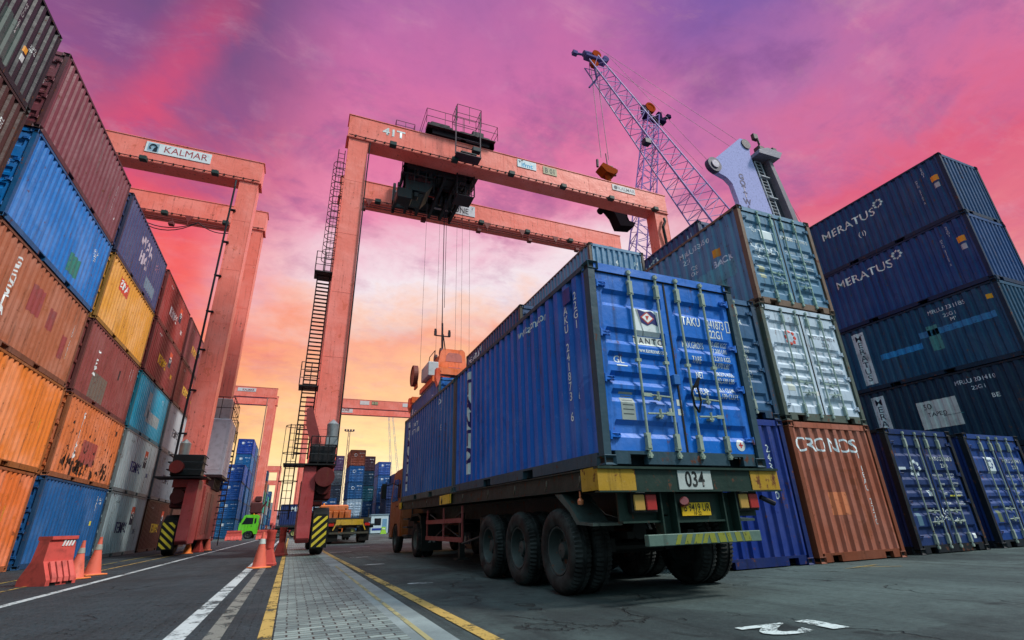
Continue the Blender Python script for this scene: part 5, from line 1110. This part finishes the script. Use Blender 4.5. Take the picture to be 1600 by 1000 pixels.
b=MB(); b.box(33.4,36.6,-.4,.4,45.7,46.2,.1).box(33.3,33.9,-.3,.3,46.2,47.6,.1).box(35.6,36.2,-.3,.3,46.2,47.3,.1).tube((36.3,0,46.4),(37.4,0,47.2),.2).box(37.1,37.7,-.2,.2,47.0,47.5,.05); b.build('boom_head','matte',r,(40,26,66))
b=MB(); b.tube((34.6,-.2,47.6),(34.6,.2,47.6),.65,n=16); b.lathe([(-.25,.5),(-.25,.72),(.25,.72),(.25,.5)],16,'y',(34.6,0,47.6)); b.build('sheave','matte',r,(164,62,14))
b=MB(); b.tube((34.6,0,46),(31.0,0,20),.035,n=4); b.build('rope','flat',r,(90,60,96))
b=MB(); b.box(20,29,-4,4,0,2.2,.2); b.build('undercarriage','metal',r,(110,110,130))
# ================================================================== FAR YARD
def stack(kind,x,y,cols,desc,group,dt=1,logo=None,z0=0):
    for j,c in enumerate(cols):
        if c[2]==max(c) and c[2]-c[0]>50: c=(int(c[0]*.6),min(255,int(c[1]*1.06)),int(c[2]*.86))
        o_=('lowest','second up','third up','fourth up','fifth up','sixth up')[j]
        if j==len(cols)-1 and j>1: o_='topmost'
        cn=cname(c); r=container(kind,dt,x+R.uniform(-.05,.05),y,z0+j*2.6,c,'%s container, %s in %s'%(cn,o_,desc),group,fcol=tuple(int(q*.75) for q in c))
        if kind=='F':
            if logo=='p': patch(r,'F',.86,1.9,.42,.42,(220,226,232),'placard','decal_clean')
            elif logo=='c': cog(r,'F',.86,1.75,.28,(226,230,236),'decal_clean',n=6)
            T(r,'F',1.8,2.05,'MRTU 23',.2,(215,220,228),.01,m='decal_clean'); T(r,'F',1.85,1.5,'30480\n2210',.14,(190,196,206),m='decal_clean')
def cname(c):
    h=max(c); 
    if h-min(c)<28: return 'light grey' if h>150 else 'dark grey'
    if c[2]==h: return 'dark blue' if h<110 else ('pale blue' if min(c)>110 else ('bright blue' if c[2]>140 else 'blue'))
    if c[0]==h: return 'brown' if h<130 else 'rust red'
    return 'green'
GF='containers in the far left stacks'; BB=(30,80,196)
stack('F',-10.05,88,[(34,90,170),(30,84,180),(28,78,190),(30,74,196)],'the four-high stack left of the green truck',GF,1,'p')
stack('F',-10.0,97,[(30,70,150),(30,70,160),(40,90,180),(30,66,170),(40,96,190),(44,66,190)],'the six-high stack behind the four-high blue one',GF,1,'p')
stack('F',-13.2,88,[(40,80,160),(36,76,150),(30,70,160),(44,96,176),(50,110,190),(44,66,190)],'the six-high stack seen through the left crane legs',GF,1,'p')
stack('F',-10.0,104,[(36,66,130),(34,60,120),(40,70,140),(50,80,150),(40,60,140),(56,84,160)],'the stack behind the six-high one by the farther leg',GF)
i=0
cols=[(60,110,80),(150,156,160),(40,70,150),(46,80,160),(60,70,130),(150,80,60),(70,150,160),(60,110,180),(120,126,140),(90,60,60),(40,60,120)]
for y,n in ((112,4),(119,6),(126,5),(133,5),(140,4),(150,6),(160,5),(172,4),(190,5),(210,4)):
    i+=1; stack('F',-9.6+.0*i,y,[cols[(i*3+j*5)%len(cols)] for j in range(n)],('the %s stack beyond crane three'%('first second third fourth fifth sixth seventh eighth ninth tenth'.split()[i-1])).replace('crane three','the farther left gantry leg'),GF)
GR_='containers in the far right stacks'
stack('F',7.75,88,[(52,84,160),(150,170,190),(44,74,150),(44,80,170),(150,74,56)],'the tallest stack above the empty far flatbed',GR_,1,'c')
stack('F',5.0,96,[(70,90,130),(84,96,120),(90,100,120),(110,120,130),(90,70,110)],'the five-high stack just left of the tallest far one',GR_,1)
stack('F',3.6,84,[(50,70,130),(44,66,140)],'the low stack behind the far flatbed cab',GR_,1,'c')
stack('F',2.2,100,[(80,96,110),(60,80,110),(90,104,112),(130,134,136)],'the grey stack beside the crane leg in the distance',GR_,1)
stack('F',10.5,96,[(40,56,110),(36,60,130),(50,84,130),(44,60,110),(70,46,60)],'the darker stack just right of the tallest far one',GR_,1)
stack('F',14.6,104,[(40,60,150),(44,70,160),(50,80,170),(60,90,190),(70,80,190)],'the blue stack above the white hut',GR_,1,'p')
stack('F',14.2,90,[(30,34,84),(34,38,90),(40,44,110)],'the dark stack behind the truck cab',GR_,1)
stack('F',17.2,100,[(40,60,120),(44,60,120),(60,80,140),(90,80,120)],'the far right stack behind the truck cab',GR_,1,'c')
# white site hut
r=thing('site_hut','small white and blue site hut at the foot of the far right stacks','hut',(11.3,84,0))
b=MB(); b.box(0,2.6,0,3,0.1,2.7,.02); w_=b.build('wall','flat',r,(190,206,214)); MB().box(.5,1.5,-.02,0,1.2,2.2).build('window','glass',r); MB().box(.2,2.2,-.03,0,.5,.8).build('stripe','flat',r,(40,60,150)); MB().box(-.1,2.7,-.1,3.1,2.7,2.8).build('roof','flat',r,(140,160,176)); MB().box(1.7,2.4,-.02,0,.1,2.1).build('door','flat',r,(110,150,180))
r=thing('water_barrier','small yellow-green barrier in front of the white hut','barrier',(12.6,80,0)); b=MB(); b.prism([(-.45,0),(.45,0),(.3,.5),(.25,.95),(-.25,.95),(-.3,.5)],'y',-.2,.2); b.build('barrier_body','plastic',r,(160,210,70)); MB().box(-.2,.2,-.24,-.2,.6,.75).build('band','flat',r,(230,230,200))
# ---- far flatbed driving away
r=tractor('truck_tractor','far orange tractor unit in front of the empty flatbed, seen from behind',3.35,45.2,0,(206,112,54))
r=thing('flatbed_trailer','empty flatbed trailer with a yellow tail frame, beyond the striped wheel guard','trailer',(3.3,34,0))
b=MB(); b.box(-1.25,1.25,0,12.2,1.38,1.46).box(-1.25,1.25,0,.1,1.2,1.38).box(-.6,-.45,0,12,.9,1.38).box(.45,.6,0,12,.9,1.38)
for k in range(12): b.box(-1.2,1.2,.5+k,.62+k,1.2,1.38)
b.build('chassis_frame','frame',r,(58,60,54))
b=MB(); b.box(-.8,.8,-.04,.0,1.05,1.36).bar((-.7,-.02,1.3),(-.95,-.02,.75),.06).bar((.7,-.02,1.3),(.95,-.02,.75),.06); b.build('tail_frame','metal',r,(206,168,50))
b=MB(); b.box(-1.15,1.15,-.06,.0,.55,.66); b.build('rear_bumper','metal',r,(80,80,70))
for sx in (-1,1):
    b=MB(); b.box(*sorted((.62*sx,1.2*sx)),.05,.08,.15,.95); b.build('mud_flap','flat',r,(28,30,30)); b=MB(); b.box(*sorted((.9*sx,1.2*sx)),-.05,.05,1.0,1.15); b.build('tail_light','lens',r,(200,50,40))
    for y in (1.0,2.3,3.6): wheel(r,1.0*sx,y,.5,sx)
    b=MB()
    for k in range(3): b.tube((sx*1.22,1+k*4.8,1.46),(sx*1.22,1+k*4.8,1.95),.03)
    b.build('stake','metal',r,(50,50,46))
b=MB()
for k in range(5): b.box(-1.1+k*.45,-.75+k*.45,11.6,11.9,1.46,2.2,.03)
b.box(-1.2,1.2,11.9,12.0,1.46,2.3); b.build('headboard','metal',r,(196,104,52))
# ---- green truck crossing, facing left, carrying a navy container
r=tractor('green_truck','bright green truck cab facing left at the end of the lane, hauling a navy container',-.1,76,rad(90),(96,190,34))
r=thing('flatbed_trailer','dark flatbed trailer behind the green truck cab, under a navy container','trailer',(-1.8,76,0))
b=MB(); b.box(0,12.3,-1.2,1.2,1.2,1.42).box(0,12.3,-.5,.5,.9,1.2); b.build('chassis_frame','flat',r,(40,42,42))
for x in (2.2,8.2,9.5,10.8):
    for y in (-1.0,1.0):
        w=bpy.data.objects.new('wheel',None); COL.objects.link(w); w.parent=r; w.location=(x,y,.5); w.rotation_euler=(0,0,rad(90)); part(TYRE2,'tyre',w,(60,60,60)); part(RIM2,'rim',w,(150,150,90))
r=container('F',1,0,0,0,(36,50,96),'navy container with MERATUS lettering riding behind the green truck cab','containers carried across the lane')
r.location=(1.6,71.8,1.42+0); r.rotation_euler=(0,0,0)
r.rotation_euler=(0,0,rad(-90)); r.location=(-1.5,74.8+W_,1.43); r.rotation_euler=(0,0,rad(-90))
T(r,'R',3.0,1.95,'MERATUS',.8,WH,.01)
# ---- masts and thin far cranes
def mast(x,y,h,label,head=True,c=(130,96,110),w=1.0,lean=0):
    r=thing('light_mast' if head else 'far_crane_boom',label,'light mast' if head else 'crane boom',(x,y,0))
    b=MB(); lattice(b,(0,0,0),(lean,0,h),w*.8,w*.35,w*.8,w*.35,14,.045,rd=.025); b.build('mast' ,'metal',r,c)
    if head:
        b=MB(); b.box(-.9,.9,-.1,.1,h,h+.12); b.build('crossbar','metal',r,c)
        for q in (-.9,-.3,.3,.9): MB().box(q-.2,q+.2,-.3,.1,h+.1,h+.5,.03).build('flood_light','flat',r,(90,70,84))
    return r
mast(9.8,120,21.4,'slim lattice light mast rising behind the tallest far stack')
mast(24.5,140,30,'thin pale lattice boom leaning left behind the far right stacks',False,(150,170,190),.9,-3)
mast(29,150,33,'second thin pale lattice boom near the truck cab, slightly farther right',False,(150,170,190),.9,-5)
# small clutter: wall of low buildings at the far end of the lane
r=thing('warehouse','long pale warehouse closing the far end of the yard','warehouse',(-60,330,0)); b=MB(); b.box(0,160,0,20,0,9); b.build('wall','flat',r,(150,140,150)); b=MB(); b.prism([(-1,9),(21,9),(10,12)],'x',-1,161); b.build('roof','flat',r,(120,110,124))
for k in range(14): MB().box(4+k*11,9+k*11,-.1,0,0,5).build('door','flat',r,(90,96,110))
